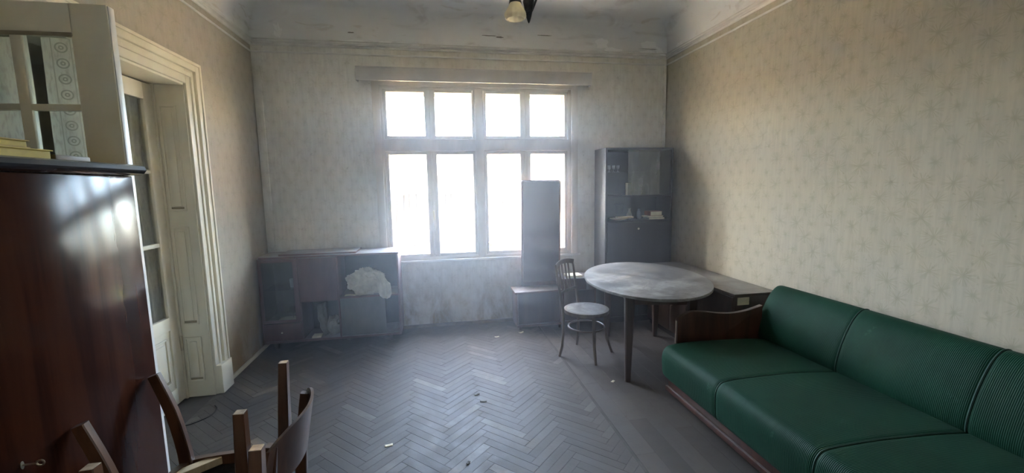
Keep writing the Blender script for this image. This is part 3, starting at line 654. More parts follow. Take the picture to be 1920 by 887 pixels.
def bag(u, v):
    # from the bundle's right shoulder over the shelf edge to a blunt corner
    path = [Vector((-0.70, 4.655, 0.755)), Vector((-0.625, 4.605, 0.73)), Vector((-0.572, 4.562, 0.63)), Vector((-0.560, 4.555, 0.52)), Vector((-0.565, 4.556, 0.478))]
    k = v*4; i = min(3, int(k)); p = path[i].lerp(path[i+1], k-i)
    w = 0.055+0.085*math.sin(PI*min(1, v*0.85))
    a = (u-0.55)*w
    return (p.x+a*(0.75 if v < .5 else 1.0), p.y-0.012*math.cos((u-0.5)*PI)-0.006*math.sin(u*19+v*4), p.z+abs(a)*0.25-0.05*(1-u)*-0.4*v+0.006*math.sin(u*15))
o = MB().grid(bag, 18, 24).build('bag_corner', M['white'], t, smooth='all', fixn=False)
sm = o.modifiers.new('thick', 'SOLIDIFY'); sm.thickness = 0.004
o = MB().grid(lambda u, v: (lerp(-0.985, -0.80, u), lerp(4.59, 4.66, v), 0.527+0.003*math.sin(u*7)+0.002*v), 8, 3).build('paper_sheet', M['cream'], smooth='all'); tag(o, 'thin pale paper sheet sticking out under the cloth bundle', 'paper')
# crumpled paper in the lower niche
t = thing('crumpled_paper', 'crumpled grey paper standing in the lower middle niche of the sideboard', 'paper', (-1.20, 4.70, 0.095))
o = MB().grid(lambda u, v: (-1.255+0.05*u+0.055*v*v*0-0.03*math.sin(v*3.0)+0.018*noise.noise(Vector((u*4, v*6, 1)))+0.02*(1-v)*2, 4.63+0.16*u+0.02*noise.noise(Vector((u*5, v*5, 7))), 0.098+0.345*v), 10, 14).build('sheet', M['greybook'], t, smooth=True); o.modifiers.new('thick', 'SOLIDIFY').thickness = 0.004
crumple((-1.12, 4.74, 0.175), (0.07, 0.07, 0.10), 8.0, 3, 0.5).build('wad', M['greybook'], t, smooth=True)
o = MB().box(-1.335, -1.245, 4.60, 4.70, 0.0955, 0.112, 0.002).build('paper_stack', M['cream'], smooth=True); tag(o, 'small stack of pale paper on the sideboard niche floor', 'paper')
# glassware in the vitrine
def glassware(name, label, cat, x, y, z, prof, m, group=None):
    o = MB().lathe(prof, (x, y, z), 16).build(name, m, smooth='all'); return tag(o, label, cat, group)
TUMB = [(0, 0), (0.024, 0), (0.026, 0.003), (0.031, 0.09), (0.0295, 0.09), (0.0245, 0.006), (0, 0.006)]
STEM = [(0, 0), (0.028, 0), (0.028, 0.003), (0.005, 0.010), (0.004, 0.055), (0.018, 0.068), (0.027, 0.09), (0.029, 0.135), (0.027, 0.135), (0.025, 0.092), (0.014, 0.072), (0, 0.068)]
JUG = [(0, 0), (0.035, 0), (0.048, 0.02), (0.052, 0.06), (0.038, 0.11), (0.022, 0.14), (0.026, 0.165), (0.024, 0.165), (0.020, 0.142), (0.034, 0.11), (0.046, 0.06), (0.042, 0.022), (0, 0.01)]
glassware('glass_jug', 'glass jug on the bottom shelf of the sideboard vitrine', 'jug', -1.66, 4.72, 0.292, JUG, M['clear'])
glassware('stem_glass', 'stemmed glass right of the jug in the sideboard vitrine', 'glass', -1.53, 4.70, 0.292, STEM, M['clear'])
glassware('cup', 'small white cup on the upper shelf of the sideboard vitrine', 'cup', -1.53, 4.76, 0.621, TUMB, M['porcelain'])
o = MB().box(-1.66, -1.47, 4.64, 4.76, 0.2925, 0.304, 0.002).build('white_booklet', M['cream'], smooth=True); tag(o, 'pale booklet lying on the vitrine floor in front of the glasses', 'book')

# ------------------------------------------------------------------ mirror dresser before the window
t = thing('mirror_dresser', 'low dark dressing table with a tall mirror standing before the window', 'dresser', (1.2, 4.75, 0))
mb = MB().box(0.855, 0.875, 4.60, 4.885, 0.055, 0.43, 0.003).box(1.365, 1.385, 4.60, 4.885, 0.055, 0.43, 0.003).box(0.865, 1.375, 4.875, 4.885, 0.06, 0.43)
mb.build('base_frame', M['brown'], t, smooth=True)
box('base_top', M['brown'], t, 0.835, 1.395, 4.585, 4.885, 0.43, 0.452, 0.004)
box('base_bottom', M['brown'], t, 0.855, 1.385, 4.59, 4.885, 0.04, 0.065, 0.005)
box('base_front', M['darkbrown'], t, 0.88, 1.36, 4.618, 4.632, 0.07, 0.425, 0.003)
mb = MB().box(1.39, 1.41, 4.60, 4.885, 0.055, 0.555, 0.003).box(1.78, 1.80, 4.60, 4.885, 0.055, 0.555, 0.003).box(1.40, 1.79, 4.60, 4.885, 0.055, 0.075, 0.003).box(1.40, 1.79, 4.875, 4.885, 0.06, 0.55)
mb.build('side_cabinet', M['brown'], t, smooth=True)
box('side_top', M['brown'], t, 1.385, 1.81, 4.585, 4.885, 0.555, 0.575, 0.004)
box('side_door', M['darkbrown'], t, 1.415, 1.775, 4.598, 4.612, 0.08, 0.43, 0.003)
for x in (0.90, 1.36, 1.76):
    for y in (4.63, 4.85): MB().bar([(x, y, 0), (x, y, 0.056)], [0.025, 0.035], 0.03).build('foot', M['darkbrown'], t)
mp = [(0.968, 0.452), (1.440, 0.452), (1.458, 1.68), (1.44, 1.703), (1.0, 1.708), (0.978, 1.69)]
MB().prism(mp, 'y', 4.860, 4.885, 0.003).build('mirror_frame', M['brown'], t, smooth=True)
mp2 = [(0.990, 0.50), (1.420, 0.50), (1.437, 1.67), (1.425, 1.685), (1.01, 1.688), (0.999, 1.677)]
MB().prism(mp2, 'y', 4.855, 4.8605).build('mirror', M['mirror'], t)
t2 = slab('pale_book', 'pale book lying on the dressing table side cabinet', 'book', 1.46, 1.64, 4.62, 4.78, 0.575, 0.600, M['cream'], M['cream'])

# ------------------------------------------------------------------ tall bar cabinet in the corner
cx0, cx1, cy0, cy1, cz = 1.915, 2.755, 4.625, 4.965, 2.055
t = thing('bar_cabinet', 'tall black cabinet with a glazed top and open niche in the corner', 'cabinet', (2.34, 4.8, 0))
mb = MB().box(cx0, cx0+0.025, cy0, cy1, 0.0, cz, 0.003).box(cx1-0.025, cx1, cy0, cy1, 0.0, cz, 0.003).box(cx0+0.02, cx1-0.02, cy0, cy1, cz-0.025, cz, 0.003).box(cx0+0.02, cx1-0.02, cy0, cy1, 0.0, 0.07, 0.003)
mb.build('carcass', M['barcab'], t, smooth=True)
box('back_panel', M['barcab'], t, cx0+0.02, cx1-0.02, cy1-0.01, cy1-0.002, 0.06, cz-0.02, 0)
for z in (0.62, 1.195, 1.49): box('shelf', M['barcab'], t, cx0+0.024, cx1-0.024, cy0+0.002, cy1-0.01, z, z+0.022, 0.002)
box('glass_shelf', M['clear'], t, cx0+0.024, cx1-0.024, cy0+0.05, cy1-0.01, 1.775, 1.782, 0)
box('sliding_pane', M['sheenglass'], t, 2.195, 2.590, cy0+0.010, cy0+0.015, 1.512, cz-0.026, 0)
box('sliding_pane', M['cabglass'], t, 2.330, cx1-0.026, cy0+0.022, cy0+0.027, 1.512, cz-0.026, 0)
dr = box('drop_front', M['barcab'], t, cx0+0.027, cx1-0.027, cy0-0.006, cy0+0.012, 0.646, 1.193, 0.003)
k = MB().lathe([(0, 0.024), (0.010, 0.022), (0.013, 0.016), (0.006, 0.009), (0.005, 0.0)], (0, 0, 0), 14)
bmesh.ops.rotate(k.bm, cent=(0, 0, 0), matrix=Matrix.Rotation(PI/2, 3, 'X'), verts=k.bm.verts); bmesh.ops.translate(k.bm, vec=(2.32, cy0-0.006, 1.12), verts=k.bm.verts); k.build('knob', M['brass'], dr, smooth=True)
for a, b in ((cx0+0.027, 2.333), (2.337, cx1-0.027)): box('door', M['barcab'], t, a, b, cy0-0.006, cy0+0.012, 0.075, 0.618, 0.003)
SMALL = [(r*0.72, z*0.72) for r, z in TUMB]
ords = ['leftmost', 'second from the left', 'third from the left', 'fourth from the left']
for i, x in enumerate((1.975, 2.030, 2.085, 2.140)):
    glassware('liqueur_glass', 'small glass on the cabinet glass shelf, '+ords[i], 'glass', x, 4.80, 1.782, STEM[:3]+[(0.004, 0.008), (0.004, 0.03), (0.019, 0.04), (0.021, 0.08), (0.019, 0.08), (0.016, 0.042), (0, 0.038)], M['porcelain'], 'small glasses on the glass shelf')
o = MB().box(2.20, 2.275, 4.70, 4.72, 1.512, 1.655, 0.002).build('greeting_card', M['cream'], smooth=True); tag(o, 'pale card standing behind the cabinet glass pane', 'card')
glassware('white_jar', 'small white jar behind the cabinet glass pane', 'jar', 2.475, 4.74, 1.512, [(0, 0), (0.03, 0), (0.036, 0.03), (0.034, 0.10), (0.022, 0.115), (0.022, 0.13), (0, 0.13)], M['porcelain'])
glassware('glass_vase', 'cut glass vase on the niche shelf of the black cabinet', 'vase', 2.20, 4.875, 1.217, [(0, 0), (0.035, 0), (0.030, 0.01), (0.018, 0.03), (0.042, 0.07), (0.050, 0.15), (0.062, 0.19), (0.060, 0.19), (0.047, 0.15), (0.038, 0.072), (0, 0.035)], M['clear'])
glassware('white_vase', 'small pale vase beside the glass vase in the niche', 'vase', 2.285, 4.78, 1.217, [(0, 0), (0.022, 0), (0.030, 0.03), (0.034, 0.06), (0.020, 0.095), (0.013, 0.115), (0.020, 0.135), (0.018, 0.135), (0.010, 0.115), (0, 0.10)], M['porcelain'])
glassware('dark_vase', 'dark blue-grey vase left of the books in the niche', 'vase', 2.42, 4.80, 1.217, [(0, 0), (0.026, 0), (0.034, 0.03), (0.030, 0.08), (0.016, 0.11), (0.022, 0.13), (0, 0.12)], M['smoke'])
glassware('plate', 'shallow oval-looking plate at the front of the niche shelf', 'plate', 2.13, 4.735, 1.217, [(0, 0.002), (0.05, 0.002), (0.085, 0.012), (0.108, 0.020), (0.108, 0.024), (0.083, 0.016), (0.05, 0.007), (0, 0.007)], M['cream'])
o = MB().box(2.085, 2.285, 4.66, 4.73, 1.243, 1.262, 0.003).build('paper_packet', M['cream'], smooth=True); tag(o, 'long pale packet lying across the plate in the niche', 'packet')
for i, (x0, x1, z0, z1, m, lb) in enumerate(((2.47, 2.68, 1.2175, 1.243, 'greybook', 'grey book at the bottom of the pile in the niche'), (2.46, 2.66, 1.2435, 1.262, 'cream', 'pale book in the middle of the pile in the niche'), (2.49, 2.645, 1.2625, 1.315, 'redbook', 'thick reddish book on top of the pile in the niche'))):
    slab('book', lb, 'book', x0, x1, 4.65, 4.80, z0, z1, M[m], M['cream'], 'books in the cabinet niche')

# ------------------------------------------------------------------ desk along the right wall
t = thing('desk', 'low dark cabinet-desk against the right wall with a paper label on its end', 'desk', (2.62, 3.8, 0))
kx0, kx1, ky0, ky1, kz = 2.43, 2.825, 3.085, 4.56, 0.715
box('top', M['darkbrown'], t, kx0-0.018, kx1, ky0-0.018, ky1, kz-0.022, kz, 0.004)
box('body', M['darkbrown'], t, kx0, kx1-0.005, ky0, ky1-0.005, 0.06, kz-0.022, 0.004)
box('plinth', M['blackwood'], t, kx0+0.02, kx1-0.01, ky0+0.02, ky1-0.02, 0.0, 0.06, 0.002)
for i in range(3):
    y = ky0+0.012+i*0.485
    d = box('door', M['darkbrown'], t, kx0-0.014, kx0, y, y+0.475, 0.075, kz-0.035, 0.003)
    box('handle', M['brass'], d, kx0-0.026, kx0-0.014, y+0.42, y+0.435, 0.36, 0.44, 0.003)
lb = box('paper_label', M['cream'], t, 2.455, 2.565, ky0-0.003, ky0, 0.615, 0.680, 0); lb['label'] = 'yellowed paper label'

# ------------------------------------------------------------------ oval table
TC = Vector((1.905, 3.645)); TU = Vector((0.235, 0.972)); TV = Vector((0.972, -0.235)); TA, TB, TZ = 0.785, 0.555, 0.77
t = thing('oval_table', 'dusty oval dining table with tapered legs beside the sofa', 'table', (TC.x, TC.y, 0))
def oval(a, b, n=64): return [tuple(TC+TU*(a*math.cos(2*PI*k/n))+TV*(b*math.sin(2*PI*k/n))) for k in range(n)]
MB().prism(oval(TA, TB), 'z', TZ-0.024, TZ, 0.004).build('tabletop', M['tabletop'], t, smooth=True)
ap = [(0.53, 0.25), (-0.53, 0.25), (-0.53, -0.25), (0.53, -0.25)]
for i in range(4):
    p = TC+TU*ap[i][0]+TV*ap[i][1]; q = TC+TU*ap[(i+1) % 4][0]+TV*ap[(i+1) % 4][1]
    MB().bar([(p.x, p.y, TZ-0.069), (q.x, q.y, TZ-0.069)], 0.09, 0.022, (0, 0, 1)).build('apron', M['darkbrown'], t)
    o = MB().bar([(p.x, p.y, TZ-0.024), (p.x, p.y, TZ-0.13), (p.x+(p.x-TC.x)*0.03, p.y+(p.y-TC.y)*0.02, 0.0)], [0.078, 0.076, 0.044], [0.078, 0.076, 0.044], (TU.x, TU.y, 0)).build('leg', M['darkbrown'], t)

# ------------------------------------------------------------------ bentwood chair
t = thing('bentwood_chair', 'bentwood chair with a round dusty seat beside the oval table', 'chair', (1.385, 3.79, 0))
cc = Vector((1.385, 3.79, 0)); B_ = Vector((-0.70, 0.714, 0)).normalized(); R_ = Vector((B_.y, -B_.x, 0))   # back direction, right direction
def P(b, r, z): v = cc+B_*b+R_*r; return (v.x, v.y, z)
ring = [P(0.198*math.cos(q), 0.198*math.sin(q), 0.445) for q in [2*PI*i/36 for i in range(36)]]
MB().sweep(ring, lambda i: [(0.017, -0.016), (0.017, 0.012), (0.008, 0.018), (-0.017, 0.018), (-0.017, -0.016)], (0, 0, 1), closed=True).build('seat_ring', M['bent'], t, smooth=True)
k = MB().lathe([(0, 0.004), (0.09, 0.005), (0.17, 0.010), (0.186, 0.012), (0.186, 0.0), (0, -0.004)], (0, 0, 0), 36); bmesh.ops.translate(k.bm, vec=P(0, 0, 0.451), verts=k.bm.verts)
k.build('seat', M['tabletop'], t, smooth=True)
MB().tube([P(0.172*math.cos(q), 0.172*math.sin(q), 0.285) for q in [2*PI*i/30 for i in range(30)]], 0.009, 8, closed=True).build('ring_stretcher', M['bent'], t, smooth=True)
for s in (-1, 1):   # front legs, curving out at the foot
    MB().tube([P(-0.135, s*0.125, 0.435), P(-0.138, s*0.128, 0.30), P(-0.150, s*0.145, 0.15), P(-0.178, s*0.178, 0.03), P(-0.186, s*0.186, 0.0)], [0.018, 0.0165, 0.0145, 0.013, 0.013]).build('leg', M['bent'], t, smooth=True)
    # rear leg and back post are one bent rod
    MB().tube([P(0.195, s*0.185, 0.0), P(0.175, s*0.165, 0.10), P(0.162, s*0.158, 0.28), P(0.168, s*0.160, 0.45), P(0.195, s*0.165, 0.62), P(0.225, s*0.170, 0.80), P(0.240, s*0.168, 0.885)], [0.013, 0.0145, 0.0155, 0.016, 0.014, 0.012, 0.011]).build('rear_leg', M['bent'], t, smooth=True)
def brail(z, b, bow, w, d, over, arch=0.0):
    pts = [P(b+bow*(1-(u*u)), u*(0.165+over), z+arch*(1-u*u)) for u in [-1+2*i/12 for i in range(13)]]
    return MB().bar(pts, w, d, (0, 0, 1), 0.3)
brail(0.875, 0.232, 0.025, 0.045, 0.014, 0.012, 0.022).build('top_rail', M['bent'], t, smooth=True)
brail(0.615, 0.190, 0.020, 0.028, 0.012, -0.004).build('lower_rail', M['bent'], t, smooth=True)
for r in (-0.085, -0.03, 0.03, 0.085):
    MB().bar([P(0.208, r, 0.625), P(0.232, r*1.05, 0.75), P(0.250, r*1.1, 0.875)], 0.022, 0.008, tuple(R_), 0.3).build('back_slat', M['bent'], t, smooth=True)

# ------------------------------------------------------------------ sofa
t = thing('sofa', 'long green ribbed sofa with a wooden end panel along the right wall', 'sofa', (2.2, 1.85, 0))
s0, s1 = 0.86, 2.845; seams = (1.51, 2.195)
def seam_dip(y, w): return sum(math.exp(-((y-s)/w)**2) for s in seams)
def sweep_y(prof, y0, y1, fn, ny=120):
    n = len(prof); verts, faces = [], []
    for j in range(ny+1):
        y = lerp(y0, y1, j/ny)
        for i, (x, z) in enumerate(prof): verts.append(fn(x, y, z, i))
    for j in range(ny):
        for i in range(n): faces.append((j*n+i, j*n+(i+1) % n, (j+1)*n+(i+1) % n, (j+1)*n+i))
    faces += [tuple(range(n))[::-1], tuple(ny*n+i for i in range(n))]
    return MB().raw(verts, faces)
def spline(pts, k=6):
    out = []; n = len(pts)
    for i in range(n-1):
        p0, p1, p2, p3 = pts[max(i-1, 0)], pts[i], pts[i+1], pts[min(i+2, n-1)]
        for j in range(k):
            u = j/k; out.append(tuple(0.5*((2*p1[a])+(-p0[a]+p2[a])*u+(2*p0[a]-5*p1[a]+4*p2[a]-p3[a])*u*u+(-p0[a]+3*p1[a]-3*p2[a]+p3[a])*u**3) for a in range(len(p1))))
    return out+[pts[-1]]
seatp = spline([(1.665, 0.195), (1.632, 0.215), (1.622, 0.30), (1.622, 0.37), (1.642, 0.422), (1.70, 0.448), (1.95, 0.458), (2.25, 0.448), (2.50, 0.425), (2.56, 0.40)], 4)+[(2.56, 0.20)]
def seatfn(x, y, z, i):
    e = min(y-s0, s1-y); er = 1-math.exp(-max(0, e)/0.03)
    dip = seam_dip(y, 0.010)*0.007
    puff = 0.005*abs(math.sin((y-0.86)/0.665*PI))
    cx_, cz_ = 2.1, 0.30
    top = sstep(0.25, 0.45, z)
    k = (1-er)*0.028
    nx = x + (0.022*(1-er) if x < 1.75 else 0) + (dip if x < 1.68 else 0) - (puff*0.5 if x < 1.68 else 0)
    return (nx, y, z - top*(k + dip - puff*0.6) + 0.004*noise.noise(Vector((x*3, y*3, 2)))*top)
so = sweep_y(seatp, s0, s1, seatfn, 160).build('seat_cushion', M['green'], t, smooth=True)
backp = spline([(2.49, 0.40), (2.470, 0.44), (2.478, 0.52), (2.515, 0.64), (2.570, 0.755), (2.625, 0.815), (2.675, 0.825), (2.725, 0.80)], 4)+[(2.74, 0.70), (2.66, 0.40)]
def backfn(x, y, z, i):
    e = min(y-s0, s1+0.05-y); er = 1-math.exp(-max(0, e)/0.03); dip = seam_dip(y, 0.010)*0.007; puff = 0.005*abs(math.sin((y-0.86)/0.665*PI))
    f = 1 if x < 2.69 and i < 26 else 0
    return (x+f*(dip-puff+0.02*(1-er)), y, z-(0.010*(1-er)+dip*0.6-puff*0.3)*sstep(0.6, 0.82, z))
bo = sweep_y(backp, s0, s1+0.05, backfn, 160).build('back_cushion', M['green'], t, smooth=True)
for s in seams:
    pts = [(lambda q: (q[0]-0.0015 if x < 1.66 else q[0], q[1], q[2]+(0.002 if x > 1.64 else 0)))(seatfn(x, s, z, i)) for i, (x, z) in enumerate(seatp[2:-3])]
    MB().tube(pts, 0.0055, 6).build('piping', M['piping'], so, smooth=True)
    pts = [(lambda q: (q[0]-0.002, q[1], q[2]+0.001))(backfn(x, s, z, i)) for i, (x, z) in enumerate(backp[1:-4])]
    MB().tube(pts, 0.0055, 6).build('piping', M['piping'], bo, smooth=True)
box('base', M['arm'], t, 1.735, 2.74, s0+0.03, s1+0.06, 0.045, 0.197, 0.006)
box('base_moulding', M['arm'], t, 1.715, 1.74, s0+0.03, s1+0.07, 0.035, 0.075, 0.008)
for y in (s0+0.15, s1-0.15):
    for x in (1.80, 2.60): box('foot', M['blackwood'], t, x-0.03, x+0.03, y-0.03, y+0.03, 0.0, 0.047, 0.004)
armp = spline([(1.775, 0.20), (1.772, 0.40), (1.772, 0.585), (1.785, 0.622), (1.835, 0.652), (1.90, 0.668), (2.00, 0.660), (2.12, 0.640), (2.24, 0.632), (2.36, 0.642), (2.44, 0.660), (2.50, 0.676)], 4)+[(2.505, 0.20)]
for y in (s1+0.012, s0-0.05):
    a = MB().prism(armp, 'y', y, y+0.038, 0.004).build('end_panel', M['arm'], t, smooth=True)
    box('edge_strip', M['brass'], a, 1.7685, 1.7722, y+0.012, y+0.026, 0.42, 0.600, 0.001)

# ------------------------------------------------------------------ stacked dining chairs in the foreground
def dining_chair(name, label, group):
    t = thing(name, label, 'chair', (0, 0, 0), group)
    # local: front = +y, seat at 0.45
    fr = [(0.215, 0.19), (0.19, 0.225), (-0.19, 0.225), (-0.215, 0.19), (-0.205, -0.12), (-0.16, -0.19), (0.0, -0.215), (0.16, -0.19), (0.205, -0.12)]
    fr = spline(fr+[fr[0]], 4)[:-1]
    def off(d): return [(x*(1-d/0.21), y*(1-d/0.21)) for x, y in fr]
    n = len(fr); outer, inner = fr, off(0.024)
    mb = MB(); verts = [(x, y, z) for z in (0.375, 0.430) for (x, y) in outer]+[(x, y, z) for z in (0.375, 0.430) for (x, y) in inner]
    f = []
    for i in range(n):
        j = (i+1) % n; f += [(i, j, n+j, n+i), (2*n+i, 3*n+i, 3*n+j, 2*n+j), (i, 2*n+i, 2*n+j, j), (n+i, n+j, 3*n+j, 3*n+i)]
    mb.raw(verts, f).build('seat_frame', M['chairwood'], t, smooth=True)
    pad = MB(); prof = [(0.0, 0.428), (-0.006, 0.440), (0.0, 0.452), (0.03, 0.460), (0.11, 0.460)]
    verts = [(x*(1-d/0.21), y*(1-d/0.21), z) for d, z in prof for (x, y) in fr]
    f = [(a*n+i, a*n+(i+1) % n, (a+1)*n+(i+1) % n, (a+1)*n+i) for a in range(len(prof)-1) for i in range(n)]
    f.append(tuple((len(prof)-1)*n+i for i in range(n))); f.append(tuple(range(n))[::-1])
    pad.raw(verts, f).build('seat_pad', M['blackcloth'], t, smooth=True)
    MB().prism(off(0.026), 'z', 0.418, 0.427).build('webbing', M['blackcloth'], t)
    for sx_ in (-1, 1):
        for sy_ in (-1, 1):   # pale corner braces under the seat
            MB().bar([(sx_*0.10, sy_*0.205 if sy_ > 0 else -0.185, 0.396), (sx_*0.195, sy_*0.10 if sy_ > 0 else -0.06, 0.396)], 0.030, 0.042, (0, 0, 1), 0.05).build('corner_brace', M['rawwood'], t)
        lg = MB().bar([(sx_*0.188, 0.195, 0.43), (sx_*0.190, 0.197, 0.36), (sx_*0.205, 0.212, 0.0)], [0.046, 0.046, 0.034], [0.046, 0.046, 0.034], (1, 0, 0), 0.08).build('leg', M['chairwood'], t)
        MB().box(sx_*0.205-0.0155, sx_*0.205+0.0155, 0.212-0.0155, 0.212+0.0155, -0.0012, 0.0015, 0.001).build('leg_end', M['worn_tip'], lg)
        pts = spline([(sx_*0.182, -0.262, 0.0), (sx_*0.179, -0.212, 0.16), (sx_*0.172, -0.178, 0.34), (sx_*0.172, -0.178, 0.45), (sx_*0.178, -0.190, 0.62), (sx_*0.185, -0.215, 0.81)], 3)
        m_ = len(pts)
        lg = MB().bar(pts, [0.028]*m_, [lerp(0.036, 0.048, 1-abs(i/(m_-1)-0.45)*1.6) for i in range(m_)], (1, 0, 0), 0.12).build('rear_leg', M['chairwood'], t, smooth=True)
    # bent plywood back rest, curved round the sitter
    def br(u, v, o):
        a = (u-0.5)*2
        x = 0.225*a; bow = 0.064*(1-a*a); z = 0.645+0.20*v - 0.035*(a*a)**2*(v-0.5)*2
        y = -0.175-0.035*v-bow-o
        return (x, y, z)
    nu, nv = 18, 5; verts, f = [], []
    for o_ in (0.0, 0.011):
        for i in range(nu+1):
            for j in range(nv+1): verts.append(br(i/nu, j/nv, o_))
    S = (nu+1)*(nv+1); ix = lambda o_, i, j: o_*S+i*(nv+1)+j
    for i in range(nu):
        for j in range(nv): f += [(ix(0, i, j), ix(0, i+1, j), ix(0, i+1, j+1), ix(0, i, j+1)), (ix(1, i, j), ix(1, i, j+1), ix(1, i+1, j+1), ix(1, i+1, j))]
        f += [(ix(0, i, 0), ix(1, i, 0), ix(1, i+1, 0), ix(0, i+1, 0)), (ix(0, i, nv), ix(0, i+1, nv), ix(1, i+1, nv), ix(1, i, nv))]
    for j in range(nv): f += [(ix(0, 0, j), ix(0, 0, j+1), ix(1, 0, j+1), ix(1, 0, j)), (ix(0, nu, j), ix(1, nu, j), ix(1, nu, j+1), ix(0, nu, j+1))]
    MB().raw(verts, f).build('backrest', M['chairwood'], t, smooth=True)
    return t
gp_ = 'stacked wooden dining chairs'
c1 = dining_chair('dining_chair', 'upright wooden dining chair under the inverted one, curved back toward the room', gp_)
c1.location = (-0.780, 1.62, 0); c1.rotation_euler = (0, 0, PI/2)           # faces -x
c2 = copy_tree(c1); c2['label'] = 'inverted wooden dining chair, legs up, rear legs against the wardrobe'
c2.location = (-0.878, 1.672, 0.921); c2.rotation_euler = (PI, 0, PI/2)    # front to +x, upside down
st = thing('stool', 'low round wooden stool carrying the inverted chair nearest the camera', 'stool', (-0.735, 1.075, 0))
MB().lathe([(0, 0.425), (0.155, 0.425), (0.168, 0.432), (0.170, 0.447), (0.160, 0.459), (0, 0.459)], (-0.735, 1.075, 0), 28).build('seat', M['chairwood'], st, smooth=True)
for q in range(4):
    a = PI/4+q*PI/2; ca, sa = math.cos(a), math.sin(a)
    MB().tube([(-0.735+0.155*ca, 1.075+0.155*sa, 0.0), (-0.735+0.115*ca, 1.075+0.115*sa, 0.428)], [0.013, 0.018], 10).build('leg', M['chairwood'], st, smooth=True)
c4 = copy_tree(c1); c4['label'] = 'inverted dining chair nearest the camera, only its leg ends in view'
c4.location = (-0.735, 1.030, 0.921); c4.rotation_euler = (PI, 0, PI)

# ------------------------------------------------------------------ ceiling lamp
t = thing('ceiling_lamp', 'dark iron ceiling lamp with one cream glass tulip shade', 'lamp', (0.53, 2.32, ZC-0.9))
lx, ly = 0.535, 2.33
MB().lathe([(0, 0.0), (0.06, 0.0), (0.058, -0.015), (0.02, -0.04), (0.0, -0.042)], (lx, ly, ZC), 20).build('ceiling_rose', M['iron'], t, smooth=True)
MB().tube([(lx, ly, ZC-0.03), (lx, ly, 2.72)], 0.007).build('rod', M['iron'], t, smooth=True)
MB().lathe([(0, 0.0), (0.006, 0.01), (0.014, 0.035), (0.022, 0.07), (0.030, 0.11), (0.024, 0.15), (0.012, 0.19), (0.010, 0.26), (0, 0.27)], (lx-0.010, ly, 2.505), 16).build('body', M['iron'], t, smooth=True)
MB().tube(spline([(lx-0.01, ly, 2.54), (lx+0.02, ly, 2.60), (lx+0.045, ly, 2.68), (lx+0.02, ly, 2.76), (lx, ly, 2.78)], 5), 0.006).build('scroll', M['iron'], t, smooth=True)
sx_, sy_ = 0.447, 2.30
MB().tube(spline([(lx-0.01, ly, 2.64), (0.49, 2.32, 2.68), (0.455, 2.305, 2.68), (sx_, sy_, 2.63)], 5), 0.008).build('arm', M['iron'], t, smooth=True)
MB().lathe([(0, 0.045), (0.016, 0.042), (0.030, 0.020), (0.033, 0.0), (0.028, -0.002), (0, 0.0)], (sx_, sy_, 2.592), 20).build('socket_cup', M['iron'], t, smooth=True)
def flute(prof, c, seg=48):
    verts, faces = [], []; n = len(prof)
    for k in range(seg):
        a = 2*PI*k/seg
        for i, (r, z) in enumerate(prof):
            rr = r*(1+0.03*math.cos(a*12)*min(1, (0.08-z)/0.06)); verts.append((c[0]+rr*math.cos(a), c[1]+rr*math.sin(a), c[2]+z))
    for k in range(seg):
        j = (k+1) % seg
        for i in range(n-1): faces.append((k*n+i, j*n+i, j*n+i+1, k*n+i+1))
    return MB().raw(verts, faces)
flute([(0.028, 0.084), (0.032, 0.072), (0.044, 0.050), (0.054, 0.032), (0.057, 0.020), (0.054, 0.008), (0.046, 0.0), (0.043, 0.002), (0.051, 0.010), (0.054, 0.020), (0.051, 0.032), (0.041, 0.050), (0.029, 0.072)], (sx_, sy_, 2.512)).build('shade', M['shade'], t, smooth=True)

# ------------------------------------------------------------------ small litter on the floor
def scrap(name, label, cat, x, y, s, m, a, curl=0.3):
    ca, sa = math.cos(a), math.sin(a)
    o = MB().grid(lambda u, v: (x+s*((u-.5)*ca-(v-.5)*0.5*sa), y+s*((u-.5)*sa+(v-.5)*0.5*ca), 0.002+s*curl*(u-.5)**2+s*0.1*v*(1-v)), 6, 4).build(name, m, smooth='all')
    o.modifiers.new('thick', 'SOLIDIFY').thickness = 0.0015; return tag(o, label, cat)
scrap('dry_leaf', 'dark dry leaf on the floor, farther of two together', 'leaf', 0.26, 3.21, 0.045, M['dryleaf'], 0.5)
scrap('dry_leaf', 'dark dry leaf on the floor, nearer of two together', 'leaf', 0.30, 3.09, 0.05, M['dryleaf'], -0.2)
scrap('dry_leaf', 'tiny dark leaf bit near the bottom edge of the view', 'leaf', 0.13, 2.38, 0.03, M['dryleaf'], 1.0)
scrap('paper_scrap', 'white paper scrap on the floor by the dressing table', 'paper', 0.885, 4.53, 0.06, M['cream'], 0.3, 0.6)
scrap('paper_scrap', 'small flat white scrap on the floor below the window', 'paper', 0.60, 4.46, 0.05, M['cream'], 0.1)
scrap('paper_scrap', 'pale scrap on the floor left of the table leg', 'paper', 1.40, 3.19, 0.04, M['cream'], 0.7)
scrap('paper_scrap', 'whitish scrap on the parquet left of the dry leaves', 'paper', -0.36, 2.66, 0.05, M['cream'], 0.2, 0.1)
o = MB().tube(spline([(-1.74, 3.46, 0.004), (-1.70, 3.40, 0.004), (-1.70, 3.30, 0.004), (-1.76, 3.22, 0.004), (-1.82, 3.18, 0.006)], 5), 0.004, 6).build('wire', M['blackcloth'], smooth=True); tag(o, 'thin black wire curled on the floor by the doorway', 'wire')

